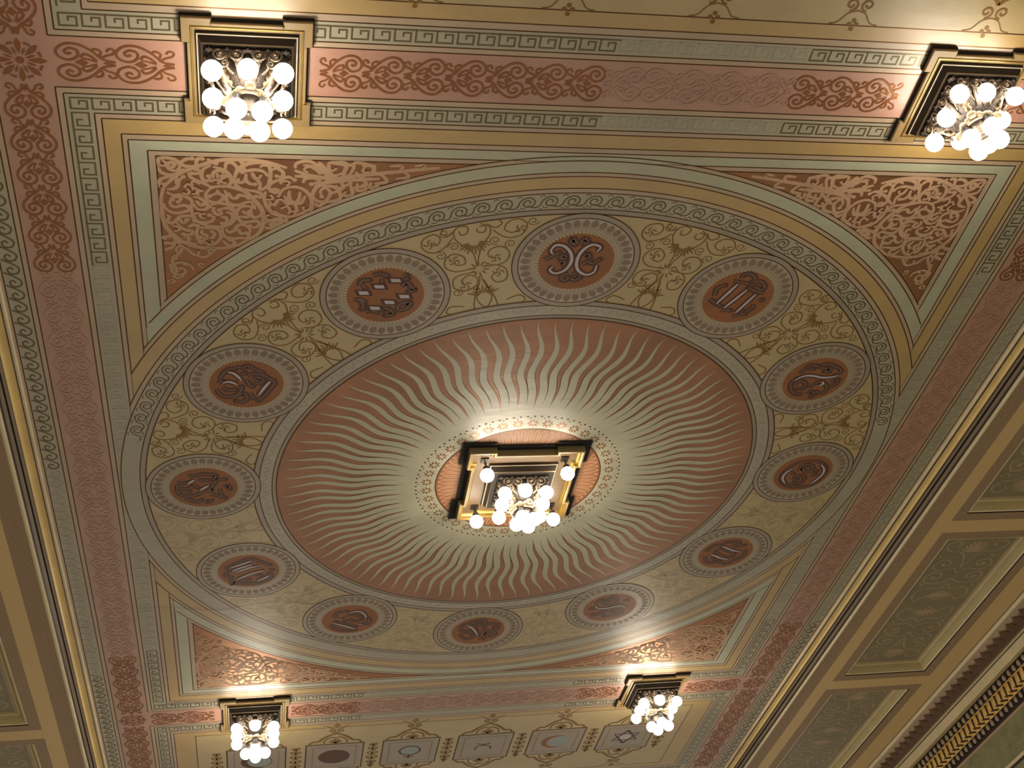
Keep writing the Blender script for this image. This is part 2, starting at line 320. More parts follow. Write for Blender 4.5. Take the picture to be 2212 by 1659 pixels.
DATA = {"G":[[[[-689,-289,-766,-411,-674,-608,-453,-588,-252,-396,-150,-150,-157,101,-281,331,-502,435,-673,311,-604,183],[498,-409,559,-558,355,-652,175,-551,41,-302,18,48,128,325,364,475,567,370,589,115]],[[-86,-668,-233,-859,-282,-737,-154,-642],[-14,-670,56,-865,190,-747,77,-671],[-131,430,-284,509,-274,664,-120,687,-126,559],[-33,455,111,427,216,580,86,685,-22,609],[-886,-63,-726,-190,-534,-341],[-503,-169,-370,-245,-310,-122,-457,-120],[152,-205,279,-306,347,-158],[-461,55,-347,-22,-300,128],[175,96,303,-7,462,41,634,-113]]],[[[-174,-550,-374,-156,-577,244],[175,-327,-59,46,-297,424],[495,-151,303,238,108,632]],[[-835,65,-622,218,-415,347],[-361,529,-76,528],[52,765,423,657],[-342,-674,135,-579],[-113,-776,-103,-925,93,-952,277,-781,242,-655],[298,-656,484,-658,661,-459,589,-331,361,-455],[743,-205,481,-253,189,-403],[-722,-64,-735,-368,-531,-496],[549,262,538,472,390,552],[633,106,758,79]]],[[[-674,15,-465,-166,-206,-203,191,-107,512,-129,703,-206],[253,318,334,186,268,105]],[[-158,715,-445,683,-693,385,-729,67,-619,-90],[-592,306,-556,95,-383,71,-226,258,-252,444,-436,442],[-77,420,40,235,176,104,399,213,551,429,473,671,239,586],[-19,690,72,583,250,721,159,828],[-655,-298,-520,-478,-458,-658,-233,-681,-88,-629,82,-756,346,-677,640,-519,727,-336,574,-207],[-15,-577,167,-524,293,-574,333,-366,178,-394],[606,376,769,218,782,6],[-394,-477,-232,-527],[544,109,672,57]]],[[[498,-479,707,-200,746,145,606,487,479,621],[-483,-278,-650,-13,-654,296,-472,581]],[[-41,-666,272,-689,642,-440,811,-93,755,353,530,764,109,817,-314,728,-685,399,-737,-16,-542,-449,-310,-642,-41,-666],[-175,-131,-215,-370,-46,-499,208,-388,250,-149,55,-88,-92,-264,2,-362],[-226,348,-198,177,53,152,183,400,80,605,-166,524,-94,354],[145,-16,340,-77],[386,234,490,100],[-478,-74,-346,-1],[322,-248,481,-106]]],[[[-267,-476,-61,-352,278,-145,542,-53],[-580,60,-329,190,-66,358,221,454]],[[-279,-660,-75,-757,291,-734,381,-509,599,-495],[-807,-141,-677,-429,-548,-567,-332,-554],[-754,198,-558,590,-283,647,-119,544,36,708,180,756],[714,-191,785,38,735,299,519,512,356,692],[-439,-191,-256,-291,115,-118,380,124,306,308,10,250,-406,-78],[88,-564,317,-439],[-503,328,-306,418]]],[[[-609,-158,-490,11,-278,62,16,24,228,-85,444,-98,653,80]],[[-619,-286,-571,-533,-379,-642,-124,-621,59,-543,187,-343,79,-225,-170,-215,-368,-359,-344,-483,-148,-497],[-183,-813,44,-763,164,-597],[-107,626,-174,393,7,216,345,213,540,328,505,551,267,627,-93,692],[-798,144,-722,23,-552,38],[-693,411,-518,523,-332,443,-244,225],[422,-417,606,-496],[50,413,268,400]]],[[[-514,-442,-329,-313,-142,-32,24,364]],[[-752,-241,-632,-491,-453,-548,-201,-338,-36,54,82,370],[-762,-17,-638,-80,-342,24,-228,35],[-658,220,-519,120,-246,185,-139,424,-268,603,-505,540,-648,297],[-448,-659,-292,-755,-43,-842,176,-748,155,-490,-25,-433,-159,-594,-17,-655],[196,229,238,-296,360,-508,666,-479,745,-322,603,-261],[547,-116,779,-93],[231,347,324,52,531,34,713,242,630,463,416,442,351,244,475,180],[113,603,274,658,330,510]]],[[[-638,218,-296,401,-7,580,225,717],[-505,-104,-317,-31],[280,362,490,438],[-63,-470,115,-564,337,-544,518,-307,589,-78]],[[-689,326,-547,604,-277,782,7,848,249,796],[-599,-150,-522,-475,-344,-568,-163,-625],[-608,72,-190,298,233,527],[642,-110,716,158,542,368],[-146,-293,128,-342,418,-131],[-42,-62,155,143,429,57],[810,167,674,380],[-235,-228,-164,76]]],[[[-635,-227,-382,-370,-130,-513,121,-655],[-554,-27,-300,-203,137,-430],[-421,47,-218,-68,36,-212,356,-318],[-410,541,-137,331,203,126,559,-11],[287,661,510,512,714,328]],[[-817,-273,-668,-198,-637,-66],[-666,-358,-346,-560,-45,-762,172,-747,456,-536,709,-357],[-773,54,-744,252,-577,363],[-646,457,-548,664,-584,828,-396,742,30,809,373,735,681,558,782,334,696,195],[677,-101,813,-25],[203,356,407,305],[-225,655,32,542]]],[[[-477,-222,-359,-332,-257,-443],[-114,144,22,3,157,-108]],[[-780,-350,-622,-257,-441,-307],[-442,-679,-233,-643,13,-718,385,-647,330,-419,658,-435],[-788,-177,-790,202,-650,385,-355,428,-187,347,-17,207,232,159],[-730,-30,-504,39,-336,-71],[-591,536,-397,665,-202,764,-81,650],[19,655,98,779,218,694],[228,336,473,496,639,564],[378,-360,290,-160,149,185],[483,82,541,470],[649,30,751,-82,798,96],[-161,-382,3,-404,166,-397],[-673,148,-428,189],[-250,-183,-174,-5]]],[[[-507,-550,-358,-496,-227,-337,-146,-177],[-649,-76,-497,-128,-365,-73,-265,9],[341,479,494,154,662,-140]],[[-744,-263,-606,-525,-471,-680,-306,-679],[-782,-51,-680,-183],[-822,190,-743,435,-526,547,-288,469,-150,253,-132,91],[-652,111,-521,248,-318,224],[23,-360,191,-464,442,-409,661,-220,781,-85,664,211,410,646,324,727],[190,-199,291,-304,459,-196,358,-36,223,-38],[-11,-228,71,-13,172,96],[-426,659,-237,470,-67,391,17,611,-104,775,-291,744],[-305,-757,-107,-729,26,-806,191,-700,441,-514],[103,393,187,614],[-143,-415,-43,-519]]],[[[71,-651,334,-643,380,-520,123,-517],[-344,-411,-81,-402,-36,-278,-293,-276],[-741,-170,-478,-161,-435,-35,-692,-33],[349,-45,617,-36,664,91,403,93],[-31,185,237,195,283,323,22,324],[-403,416,-135,426,-90,555,-351,557]],[[-395,-765,-174,-826,-4,-741],[-717,-351,-668,-557,-465,-589],[-832,157,-664,186,-567,398,-602,521],[-79,766,-12,518,159,548,259,733,49,765],[374,578,396,331,687,268,621,483,416,577],[400,-363,532,-513,676,-306,768,-218,606,-156],[-510,644,-388,581,-172,642],[408,-746,509,-776],[-711,96,-535,246],[-141,-651,-130,-505],[-661,-440,-547,-264],[460,-629,540,-660]]]],"SM":[[-10526,-12296,-10615,-11977,-10642,-11635,-10622,-11330,-10536,-11021,-10385,-10772,-10156,-10521,-9799,-10355,-9419,-10319,-9034,-10370,-8757,-10440],[-9425,-12330,-9147,-12378,-8855,-12318,-8621,-12196,-8414,-11940,-8264,-11679,-8203,-11390,-8233,-11116,-8355,-10816,-8571,-10531,-8758,-10331],[-10526,-12296,-10401,-12476,-10220,-12676,-9998,-12837,-9708,-12981,-9418,-13105,-9130,-13191,-8771,-13232,-8411,-13217,-8049,-13134,-7665,-12994],[-8895,-12622,-8819,-12877,-8701,-13016,-8484,-13119,-8194,-13129,-7829,-12988],[-7485,-12922,-7086,-12773,-6611,-12690,-5982,-12677,-5450,-12728],[-7481,-12743,-6986,-12743,-6611,-12690],[-7064,-12040,-6974,-12379,-6730,-12554,-6232,-12636],[-6994,-12440,-6444,-12705,-5516,-12884,-4583,-13038,-4019,-13122]],"SF":[[-10056,-12835,-10284,-12827,-10393,-12900,-10401,-13032,-10300,-13074,-10233,-13000,-10292,-12941],[-10675,-12928,-10682,-13041,-10590,-13176,-10405,-13220,-10225,-13152,-10133,-13004,-10154,-12870],[-10675,-12928,-10570,-12779,-10390,-12689,-10217,-12733,-10056,-12835],[-10292,-12654,-10466,-12610,-10613,-12527,-10664,-12390,-10596,-12314,-10520,-12394],[-10127,-13136,-10049,-12988,-9851,-12957,-9779,-12978],[-10087,-13081,-9984,-13179,-9842,-13203],[-9765,-12960,-9745,-13131,-9699,-13227,-9614,-13211],[-9500,-13216,-9418,-13124,-9305,-13071],[-10220,-12676,-10217,-12423,-10185,-12502],[-9944,-12781,-9892,-12628,-9724,-12517,-9582,-12443,-9425,-12330],[-9826,-12862,-9712,-12866,-9686,-12790,-9773,-12748,-9873,-12755],[-9421,-13010,-9596,-12889,-9646,-12675,-9578,-12541,-9462,-12565,-9488,-12681],[-9379,-12973,-9165,-12904,-9023,-12773,-8954,-12581,-9015,-12422,-9147,-12378],[-9093,-12906,-9075,-13079,-8959,-13121,-8846,-13011,-8819,-12877],[-9374,-12606,-9384,-12761,-9281,-12861,-9138,-12828],[-9283,-12784,-9257,-12649,-9140,-12711,-9010,-12696],[-8895,-12622,-8854,-12427,-8738,-12312,-8620,-12276],[-8758,-13167,-8701,-13111,-8673,-13017],[-8848,-12837,-8717,-12880,-8659,-12902],[-8733,-12783,-8616,-12865,-8412,-12910,-8237,-12877,-8120,-12765],[-8616,-12787,-8618,-12592,-8531,-12477,-8413,-12461],[-8485,-12830,-8442,-12695,-8354,-12600,-8295,-12484,-8295,-12325],[-8792,-12645,-8808,-12527,-8706,-12511,-8632,-12591],[-8296,-12991,-8223,-13052,-8092,-13037,-8047,-12845,-8060,-12610,-8088,-12411,-8028,-12254,-7908,-12217,-7865,-12319,-7954,-12316],[-8018,-12924,-7887,-12967,-7753,-12855,-7781,-12717,-7899,-12733],[-8265,-12267,-8118,-12410,-7971,-12554,-7677,-12701],[-8161,-12250,-8190,-12007,-8114,-11744,-7962,-11521,-7657,-11425],[-8620,-12276,-8413,-12242,-8265,-12166,-8280,-12045,-8384,-12082],[-10457,-12240,-10311,-12264,-10207,-12345,-10185,-12502,-10064,-12642],[-10475,-12160,-10321,-12066,-10147,-12071,-9962,-11976,-9893,-11858,-9928,-11715],[-10369,-11985,-10408,-11783,-10296,-11685,-10103,-11751,-9988,-11694,-9977,-11592,-10172,-11505,-10349,-11501,-10504,-11619,-10571,-11738],[-10331,-11866,-10325,-11986,-10221,-12029,-10152,-11951,-10215,-11849],[-9894,-11838,-9917,-11634,-9882,-11389,-9799,-11226,-9621,-11189,-9470,-11234,-9392,-11360,-9494,-11441],[-9858,-12019,-9742,-12003,-9599,-11886,-9515,-11727,-9607,-11622,-9755,-11618,-9868,-11758],[-9804,-11901,-9691,-11762,-9602,-11805],[-9425,-12330,-9546,-12168,-9566,-12008,-9481,-11890,-9305,-11854,-9170,-11979,-9182,-12099,-9328,-12135,-9477,-12051],[-9295,-12275,-9283,-12176],[-9120,-12260,-9079,-12102,-9082,-11921,-8966,-11803,-8788,-11787,-8638,-11873,-8504,-11897,-8444,-11756],[-9033,-12183,-8962,-12025,-8859,-12008,-8784,-12111,-8636,-12075,-8563,-12017],[-9458,-11667,-9440,-11769,-9276,-11835,-9040,-11780,-8909,-11620,-8897,-11414,-8975,-11204,-9174,-11073,-9399,-11068,-9653,-11125,-9858,-11245],[-9368,-11710,-9401,-11587,-9315,-11466,-9209,-11510,-9267,-11611],[-9221,-11653,-9057,-11678,-8910,-11579],[-9104,-11554,-8971,-11495,-8943,-11351,-9036,-11203,-9201,-11178],[-9227,-11385,-9108,-11368,-9080,-11243],[-8385,-11675,-8564,-11753,-8744,-11727,-8850,-11560,-8837,-11416,-8748,-11251,-8567,-11235,-8385,-11281,-8309,-11178,-8416,-11049,-8538,-11109],[-8715,-11605,-8626,-11525,-8535,-11589],[-8777,-11417,-8626,-11400,-8536,-11465],[-8505,-11693,-8505,-11487,-8415,-11385,-8264,-11472],[-10515,-11414,-10444,-11375,-10495,-11230,-10396,-11149,-10287,-11255,-10178,-11382,-9985,-11407,-9883,-11369],[-10290,-11193,-10194,-11029,-10049,-10927,-9930,-10909,-9950,-10781,-10144,-10798],[-10211,-11299,-10128,-11176,-10034,-11282],[-10015,-11033,-9892,-11119,-9789,-11080],[-9776,-11017,-9827,-10848,-9789,-10657,-9719,-10486,-9671,-10552],[-9746,-11018,-9551,-11023,-9326,-10986,-9239,-10839,-9258,-10668,-9400,-10471,-9555,-10382],[-9688,-10956,-9692,-10829,-9589,-10768,-9608,-10639,-9727,-10701],[-9493,-10940,-9391,-10815,-9455,-10685],[-9204,-11052,-9193,-10840,-9120,-10714,-8953,-10674,-8754,-10700,-8570,-10682],[-9114,-11012,-9056,-10886,-8903,-10953,-8841,-11102,-8689,-11148,-8538,-11004,-8570,-10790],[-8812,-10997,-8753,-10850,-8630,-10874],[-10136,-10650,-10088,-10715,-10015,-10652,-10035,-10545,-9887,-10462],[-9198,-10605,-9094,-10456,-8957,-10436,-8924,-10567,-9030,-10630],[-10687,-10702,-10493,-10706,-10445,-10771],[-10693,-10595,-10602,-10619,-10614,-10682],[-10687,-10446,-10549,-10491,-10400,-10473],[-10714,-10230,-10561,-10276,-10405,-10365,-10351,-10538],[-8203,-11202,-8021,-11311,-7839,-11357,-7806,-11190,-8020,-11164],[-7840,-11483,-7762,-11317,-7655,-11299],[-8172,-11076,-8034,-11015,-7836,-11105],[-7867,-12050,-7746,-12322,-7474,-12414,-7222,-12305,-7064,-12040,-7079,-11731,-7327,-11482,-7606,-11440,-7937,-11570],[-7596,-12294,-7591,-12025,-7463,-11892],[-7346,-12268,-7366,-12031,-7463,-11892,-7639,-11853],[-7217,-12137,-7312,-11896,-7463,-11892],[-7718,-12122,-7615,-11922,-7463,-11892,-7407,-11653],[-7042,-12142,-6910,-11976,-6604,-11950,-6356,-12094,-6472,-12395,-6676,-12455,-6846,-12316,-6814,-12115],[-7798,-12487,-7799,-12618,-7629,-12722,-7479,-12629],[-7278,-12536,-7232,-12670,-7035,-12709,-6882,-12615,-7078,-12509],[-7462,-12988,-7465,-13117,-7321,-13250,-7101,-13226,-6896,-13007,-6687,-12720],[-7293,-13091,-7095,-13065,-6892,-12877],[-6930,-13264,-6799,-13043,-6637,-12722],[-6697,-12982,-6681,-13177,-6513,-13279,-6286,-13190,-6297,-12930,-6540,-12791],[-6263,-13224,-6317,-12831,-6234,-12669],[-6101,-13002,-6088,-13198,-5893,-13269,-5658,-13115,-5597,-12954],[-6048,-12939,-5886,-12747,-5682,-12720],[-6502,-12494,-6396,-12397,-6153,-12572],[-6151,-12539,-6057,-12205,-6205,-12133],[-5977,-12577,-5963,-12343,-5762,-12383,-5821,-12516],[-5650,-12621,-5635,-12387,-5459,-12426],[-6983,-11906,-6852,-11772,-6755,-11912],[-7203,-11624,-7053,-11697,-7057,-11835],[-8061,-11184,-7909,-11293,-7809,-11400],[-8085,-11042,-7831,-11154,-7680,-11299],[-6945,-13175,-6676,-12894,-6444,-12705],[-6652,-13185,-6354,-13147,-6092,-13108,-6188,-12812],[-5907,-13115,-5608,-13125,-5667,-12879],[-5234,-13138,-4934,-13149,-4994,-12975],[-4632,-13159,-4408,-13191,-4433,-13068],[-6091,-12418,-5757,-12528,-5883,-12723],[-5571,-12584,-5271,-12644,-5402,-12863],[-5052,-12750,-4752,-12810,-4881,-12979],[-6647,-12200,-6317,-12411,-6405,-12657],[-6979,-11987,-6751,-11943,-6612,-12251,-6770,-12447]],"Z":[[11368,474,11175,609,11012,843,11090,1139,11427,1259,11644,1077,11586,841,11344,736,11190,900,11288,1103],[11616,351,11435,526,11563,690,11693,616],[11569,171,11531,319,11338,271,11377,121,11504,118],[11654,205,11502,402,11215,389,10906,210,10498,49,10142,11],[11677,-249,11610,-85,11398,-123,11369,-264,11519,-280],[11717,-175,11576,-380,11288,-418,11003,-291,10706,-86,10397,-44,10130,-43],[10257,158,10078,411,10169,725,10499,827,10734,634,10684,368,10450,287,10338,469],[10058,229,10072,487,9865,721,9501,712,9421,429,9666,300,9803,506],[9926,-108,9931,-508,9815,-731,9507,-791,9299,-531,9424,-157,9711,-98,9859,-310,9681,-545,9506,-449],[10096,-75,10081,-578,10310,-833,10608,-777,10749,-541,10554,-312,10310,-340,10327,-542,10507,-574],[11333,-455,11065,-682,10948,-982,11159,-1190,11470,-1143,11601,-873,11416,-736,11197,-840,11280,-1008],[9780,-30,9528,-52,9133,-221,8745,-345,8459,-355,8463,-34,8805,218,9247,177,9611,74],[8691,-673,8806,-1080,8616,-1281,8443,-1048]],"ZD":[[11531,1389],[10985,498],[10793,861],[11005,-493],[10781,-855],[9295,-738],[11536,-615]]}
CRACK = [(-1.2433, 0.7167), (-1.1181, 0.7213), (-1.0238, 0.7457), (-0.9436, 0.7463), (-0.8627, 0.7209), (-0.7654, 0.713), (-0.6335, 0.7406), (-0.6009, 0.7271)]
# ---------------------------------------------------------------- the painted ceiling
XE = 1.467            # half width of the flat ceiling
Y0, Y1 = -3.4, 3.05
cb = MB()
LW = 0.0034
def faint(x, y):         # stretches where the stencilled lines are drawn almost in the ground colour
    if abs(x) > 1.17:
        if x > 1.40: return y < 1.05
        if x < -1.40: return -0.1 < y < 1.2
        return -0.95 < y < 1.05
    if y < 0: return -0.02 < x < 0.42
    return -0.42 < x < 0.50
def key_run(mb, x0, y0, dx, dy, n, p, h, flip, z, m='key_line', w=0.0042):
    # Greek key running from (x0,y0) along the unit vector (dx,dy); height to the side nx
    nx, ny = (-dy, dx) if not flip else (dy, -dx)
    def q(a, b, i): return (x0 + dx * (i + a) * p + nx * b * h, y0 + dy * (i + a) * p + ny * b * h)
    for i in range(n):
        c0 = q(0.5, 0.5, i)
        m = 'key_faint' if faint(*c0) else 'key_line'
        mb.stroke([q(0, 0, i), q(0, 1, i)], w, z, m, 1)
        mb.stroke([q(-0.045, 1, i), q(0.8, 1, i)], w, z + 1e-5, m, 1)
        mb.stroke([q(0.76, 1, i), q(0.76, 0.27, i)], w, z + 2e-5, m, 1)
        mb.stroke([q(0.8, 0.27, i), q(0.36, 0.27, i)], w, z + 3e-5, m, 1)
        mb.stroke([q(0.40, 0.27, i), q(0.40, 0.62, i)], w, z + 4e-5, m, 1)
        mb.stroke([q(-0.02, 0, i), q(1, 0, i)], w, z + 5e-5, m, 1)
cb.rect(-XE, XE, Y0, Y1, 0, 'pink_paint')
z = lay()
for s in (-1, 1):
    cb.rect(*sorted((s * 1.390, s * 1.467)), Y0, Y1, z, 'tan_paint')
z = lay()
for s in (-1, 1):
    cb.rect(*sorted((s * 1.404, s * 1.456)), Y0, Y1, z, 'sage_paint')
z = lay()
for s in (-1, 1):
    for x in (1.390, 1.404, 1.456):
        cb.rect(s * x - LW / 2, s * x + LW / 2, Y0, Y1, z, 'brown_line')
z = lay()
FAR = 0.028           # the far side of the rectangle lies a little further out than the near side
def nest(yc, levels, dn=0.0, df=0.0):
    for hx, hy, m in levels:
        z = lay()
        ya, yb_ = yc - hy + dn, yc + hy + df
        cb.rect(-hx, hx, ya, yb_, z, m)
        z = lay()
        for y in (ya, yb_): cb.rect(-hx, hx, y - LW / 2, y + LW / 2, z, 'brown_line')
        for s in (-1, 1): cb.rect(s * hx - LW / 2, s * hx + LW / 2, ya, yb_, z + 1e-5, 'brown_line')
BAY = [(1.265, 1.510, 'tan_paint'), (1.250, 1.494, 'sage_paint'), (1.190, 1.442, 'tan_paint'), (1.176, 1.428, 'ochre_paint'),
       (1.137, 1.386, 'tan_paint'), (1.124, 1.370, 'green_paint'), (1.083, 1.340, 'tan_paint')]
nest(0, BAY, 0.0, FAR)
END = [(1.265, .448, 'tan_paint'), (1.250, .433, 'sage_paint'), (1.190, .381, 'tan_paint'), (1.176, .362, 'ochre_paint'), (1.090, .322, 'straw_paint')]
zk0 = LAY[0]
for s in (-1, 1):
    LAY[0] = zk0 - 0.0002
    nest(s * 2.090, END, 0.022 if s > 0 else 0.0, 0.0)
LAY[0] = 0.00055
# keys (main bay, both end bays)
z = lay()
def key_frame(yc, hx, hy, hxi, hyi, z, dn=0.0, df=0.0):
    tx, ty = hx - hxi, hy - hyi
    h = 0.030
    n = int(round(2 * hx / 0.046)) - 1
    p = (2 * hx - 0.02) / (n + 0.4)
    for s in (-1, 1):
        yb = yc + s * (hyi + (ty - h) / 2) + (dn if s < 0 else df)
        if s < 0: key_run(cb, -hx + 0.012, yb - h, 1, 0, n, p, h, False, z)
        else: key_run(cb, -hx + 0.012, yb, 1, 0, n, p, h, False, z)
    L = 2 * hyi + df - dn
    m = int(round(L / 0.0475))
    q = L / (m + 0.1)
    for s in (-1, 1):
        xb = s * (hxi + (tx - 0.036) / 2)
        key_run(cb, xb if s > 0 else xb - 0.036, yc - hyi + dn, 0, 1, m, q, 0.036, True, z)
key_frame(0, 1.250, 1.494, 1.190, 1.442, z, 0, FAR)
for s in (-1, 1): key_frame(s * 2.090, 1.250, .433, 1.190, .381, z, 0.022 if s > 0 else 0.0)
# running-dog wave along both edges
z = lay()
yy = -2.0
while yy < 2.75:
    for s in (-1, 1):
        x = s * 1.430
        cb.stroke([(x + s * 0.022, yy - 0.030), (x + s * 0.002, yy - 0.018), (x - s * 0.016, yy), (x - s * 0.010, yy + 0.018), (x + s * 0.006, yy + 0.019),
                   (x + s * 0.012, yy + 0.006), (x + s * 0.004, yy - 0.002), (x - s * 0.002, yy + 0.006)], 0.0048, z, 'key_faint' if faint(x, yy) else 'key_line', 3)
    yy += 0.0455
# the circle bands
for r, cxx, cyy, m in ((1.361, 1.083, 1.340, 'tan_paint'), (1.347, 1.124, 1.370, 'green_paint'), (1.310, 1.137, 9, 'tan_paint'), (1.297, 1.176, 9, 'ochre_paint'),
                       (1.258, 1.190, 9, 'tan_paint'), (1.243, 1.250, 9, 'sage_paint'), (1.188, 9, 9, 'mauve_paint')):
    z = lay()
    cb.disk(0, 0, r, z, m, 360, cxx, cyy)
    z = lay()
    cb.ring(0, 0, r, LW, z, 'brown_line', 360, cxx)
z = lay()
N = 132
for k in range(N):       # running scroll in the outer ring
    a = 2 * PI * k / N
    KM = 'key_line' if cos(a) > 0.22 else 'key_faint'  # lower part of the ring drawn closer to its ground colour
    def q(dr, dt): return ((1.2155 + dr) * sin(a + dt / 1.2155), -(1.2155 + dr) * cos(a + dt / 1.2155))
    pts = [q(-0.010, -0.050), q(-0.015, -0.040), q(-0.017, -0.030), q(-0.010, -0.018), q(0.006, -0.012), q(0.017, 0.004), q(0.015, 0.018), q(0.004, 0.026), q(-0.010, 0.021), q(-0.014, 0.008), q(-0.008, -0.003), q(0.003, -0.002), q(0.008, 0.007), q(0.004, 0.015), q(-0.003, 0.012)]
    cb.stroke(pts, 0.0046, z + (k % 2) * 4e-5, KM, 2)
    cb.stroke([q(0.018, -0.020), q(0.023, -0.012), q(0.019, -0.006)], 0.003, z + 1e-5, KM, 2)
    cb.stroke([q(-0.014, -0.012), q(-0.020, -0.006), q(-0.018, 0.002)], 0.003, z + 2e-5, KM, 2)
    cb.stroke([q(-0.020, -0.022), q(-0.024, -0.012)], 0.0025, z + 2e-5, KM, 1)
ceiling = cb.build('ceiling', kind='structure', label='flat painted ceiling with a great circle inside a rectangle of coloured bands', cat='ceiling')
ZB = 0.0010     # drop at which the painted parts start

# spandrels: bronze ground with tan scrollwork
SM = [dec(a) for a in DATA['SM']]; SF = [dec(a) for a in DATA['SF']]
def rand_scrolls(rng, xs, region, rmin, rmax, n, occ):
    out = []
    for _ in range(n):
        x = rng.uniform(*xs[0]); y = rng.uniform(*xs[1])
        r = rmax
        if not region(x, y, rmin): continue
        while r > rmin and not region(x, y, r): r *= 0.85
        ok = True
        for (a, b, c) in occ:
            if math.hypot(a - x, b - y) < c + r:
                r = math.hypot(a - x, b - y) - c
                if r < rmin: ok = False; break
        if ok and r >= rmin:
            occ.append((x, y, r)); out.append((x, y, r))
    return out
def region_sp(x, y, m):
    return x - m > -1.062 and y - m > -1.322 and math.hypot(x, y) - m > 1.3665
rng = random.Random(3)
line_occ = [(x, y, 0.0062) for p in SM + SF for x, y in catmull(p, 3)]
occ = [(-0.95, -1.135, 0.150), (-1.043, -1.29, 0.03), (-0.76, -1.21, 0.078), (-0.67, -1.226, 0.04)]
lower = [(-1.0, -1.0, 0.0)]
fill = rand_scrolls(rng, ((-1.062, -0.80), (-1.02, -0.72)), lambda x, y, m: region_sp(x, y, m) and y < -0.70, 0.010, 0.034, 2600, occ)
cell = {}
for q in line_occ: cell.setdefault((int(q[0] / 0.03), int(q[1] / 0.03)), []).append(q)
fill2 = []
for _ in range(9000):
    x, y = rng.uniform(-1.06, -0.55), rng.uniform(-1.322, -0.98)
    if y > -1.02 and x < -0.9: continue
    if not region_sp(x, y, 0.008): continue
    r = 0.019
    ci, cj = int(x / 0.03), int(y / 0.03)
    for i in (-1, 0, 1):
        for j in (-1, 0, 1):
            for a, b_, c in cell.get((ci + i, cj + j), ()):
                r = min(r, math.hypot(a - x, b_ - y) - c)
    if r < 0.0065: continue
    fill2.append((x, y, r))
    cell.setdefault((ci, cj), []).append((x, y, r))
def spandrel(fx, fy):
    mb = MB()
    g = []
    for k in range(61):
        pass
    YS = 1.325 if fy > 0 else 1.353
    a0 = math.acos(1.065 / 1.361); a1 = math.asin(min(1, YS / 1.361))
    ky = YS / 1.325
    g = [(-1.065, -YS)]
    for k in range(61):
        a = a1 + (a0 - a1) * k / 60
        g.append((-1.361 * cos(a), -1.361 * sin(a)))
    g = [(fx * x, fy * y) for x, y in g]
    mb.poly(g, ZB, 'bronze_ground')
    mb.stroke(g + [g[0]], 0.003, ZB + 1e-4, 'brown_line', 1)
    def st(p, w, dz, **k): 
        p = [(max(-1.0605, x), max(-1.3205, y)) for x, y in p]
        p = [(x * max(1, 1.3665 / math.hypot(x, y)), y * max(1, 1.3665 / math.hypot(x, y))) for x, y in p]
        mb.stroke([(fx * x, fy * y * ky) for x, y in p], w, ZB + dz, 'stencil_tan', **k)
    for i, p in enumerate(SM): st(p, 0.0115, 2e-4 + i * 5e-6, smooth=5, taper=0.35)
    for i, p in enumerate(SF): st(p, 0.0102, 2.8e-4 + i * 5e-6, smooth=4, taper=0.45, ball=0.0062)
    # lower arm: stem and leaf curls
    st([(-1.04, -1.07), (-1.02, -1.03), (-1.045, -0.985), (-1.036, -0.955), (-1.045, -0.925)], 0.0085, 2.1e-4, smooth=5)
    st([(-1.02, -1.04), (-0.97, -1.0), (-0.94, -1.03)], 0.008, 2.2e-4, smooth=5)
    for i, (x, y, r) in enumerate(fill):
        a = (i * 2.399) % (2 * PI)
        sg = 1 if i % 2 else -1
        r2 = r * 0.96
        st(spiral(x, y, r2, a, sg * (1.25 if r > 0.016 else 0.9), 12, 0.2), min(0.0085, r * 0.5), 8e-4 + i * 4e-6, smooth=1, taper=0.35, ball=min(0.005, r * 0.32))
        if r > 0.018:
            for j in range(3):
                b = a + sg * (0.5 + j * 1.9)
                st([(x + r2 * cos(b), y + r2 * sin(b)), (x + r2 * 0.75 * cos(b + sg * 0.5), y + r2 * 0.75 * sin(b + sg * .5)), (x + r2 * 0.5 * cos(b + sg * 0.6), y + r2 * 0.5 * sin(b + sg * 0.6))], 0.007, 7.6e-4, smooth=3)
    for i, (x, y, r) in enumerate(fill2):
        a = (i * 1.7) % (2 * PI)
        sg = 1 if i % 2 else -1
        e = r + 0.006
        st([(x + e * cos(a), y + e * sin(a)), (x + e * 0.8 * cos(a + sg * 0.9), y + e * 0.8 * sin(a + sg * 0.9)), (x + e * 0.7 * cos(a + sg * 2.0), y + e * 0.7 * sin(a + sg * 2.0)), (x + e * 0.35 * cos(a + sg * 3.4), y + e * 0.35 * sin(a + sg * 3.4))], 0.0072, 1.9e-3 + i * 2e-6, smooth=3, taper=0.4, ball=0.0042)
    c = (fx * -0.95, fy * -1.2, ZB)
    return child(mb, 'spandrel_panel', ceiling, c)
for fx in (1, -1):
    for fy in (1, -1): spandrel(fx, fy)

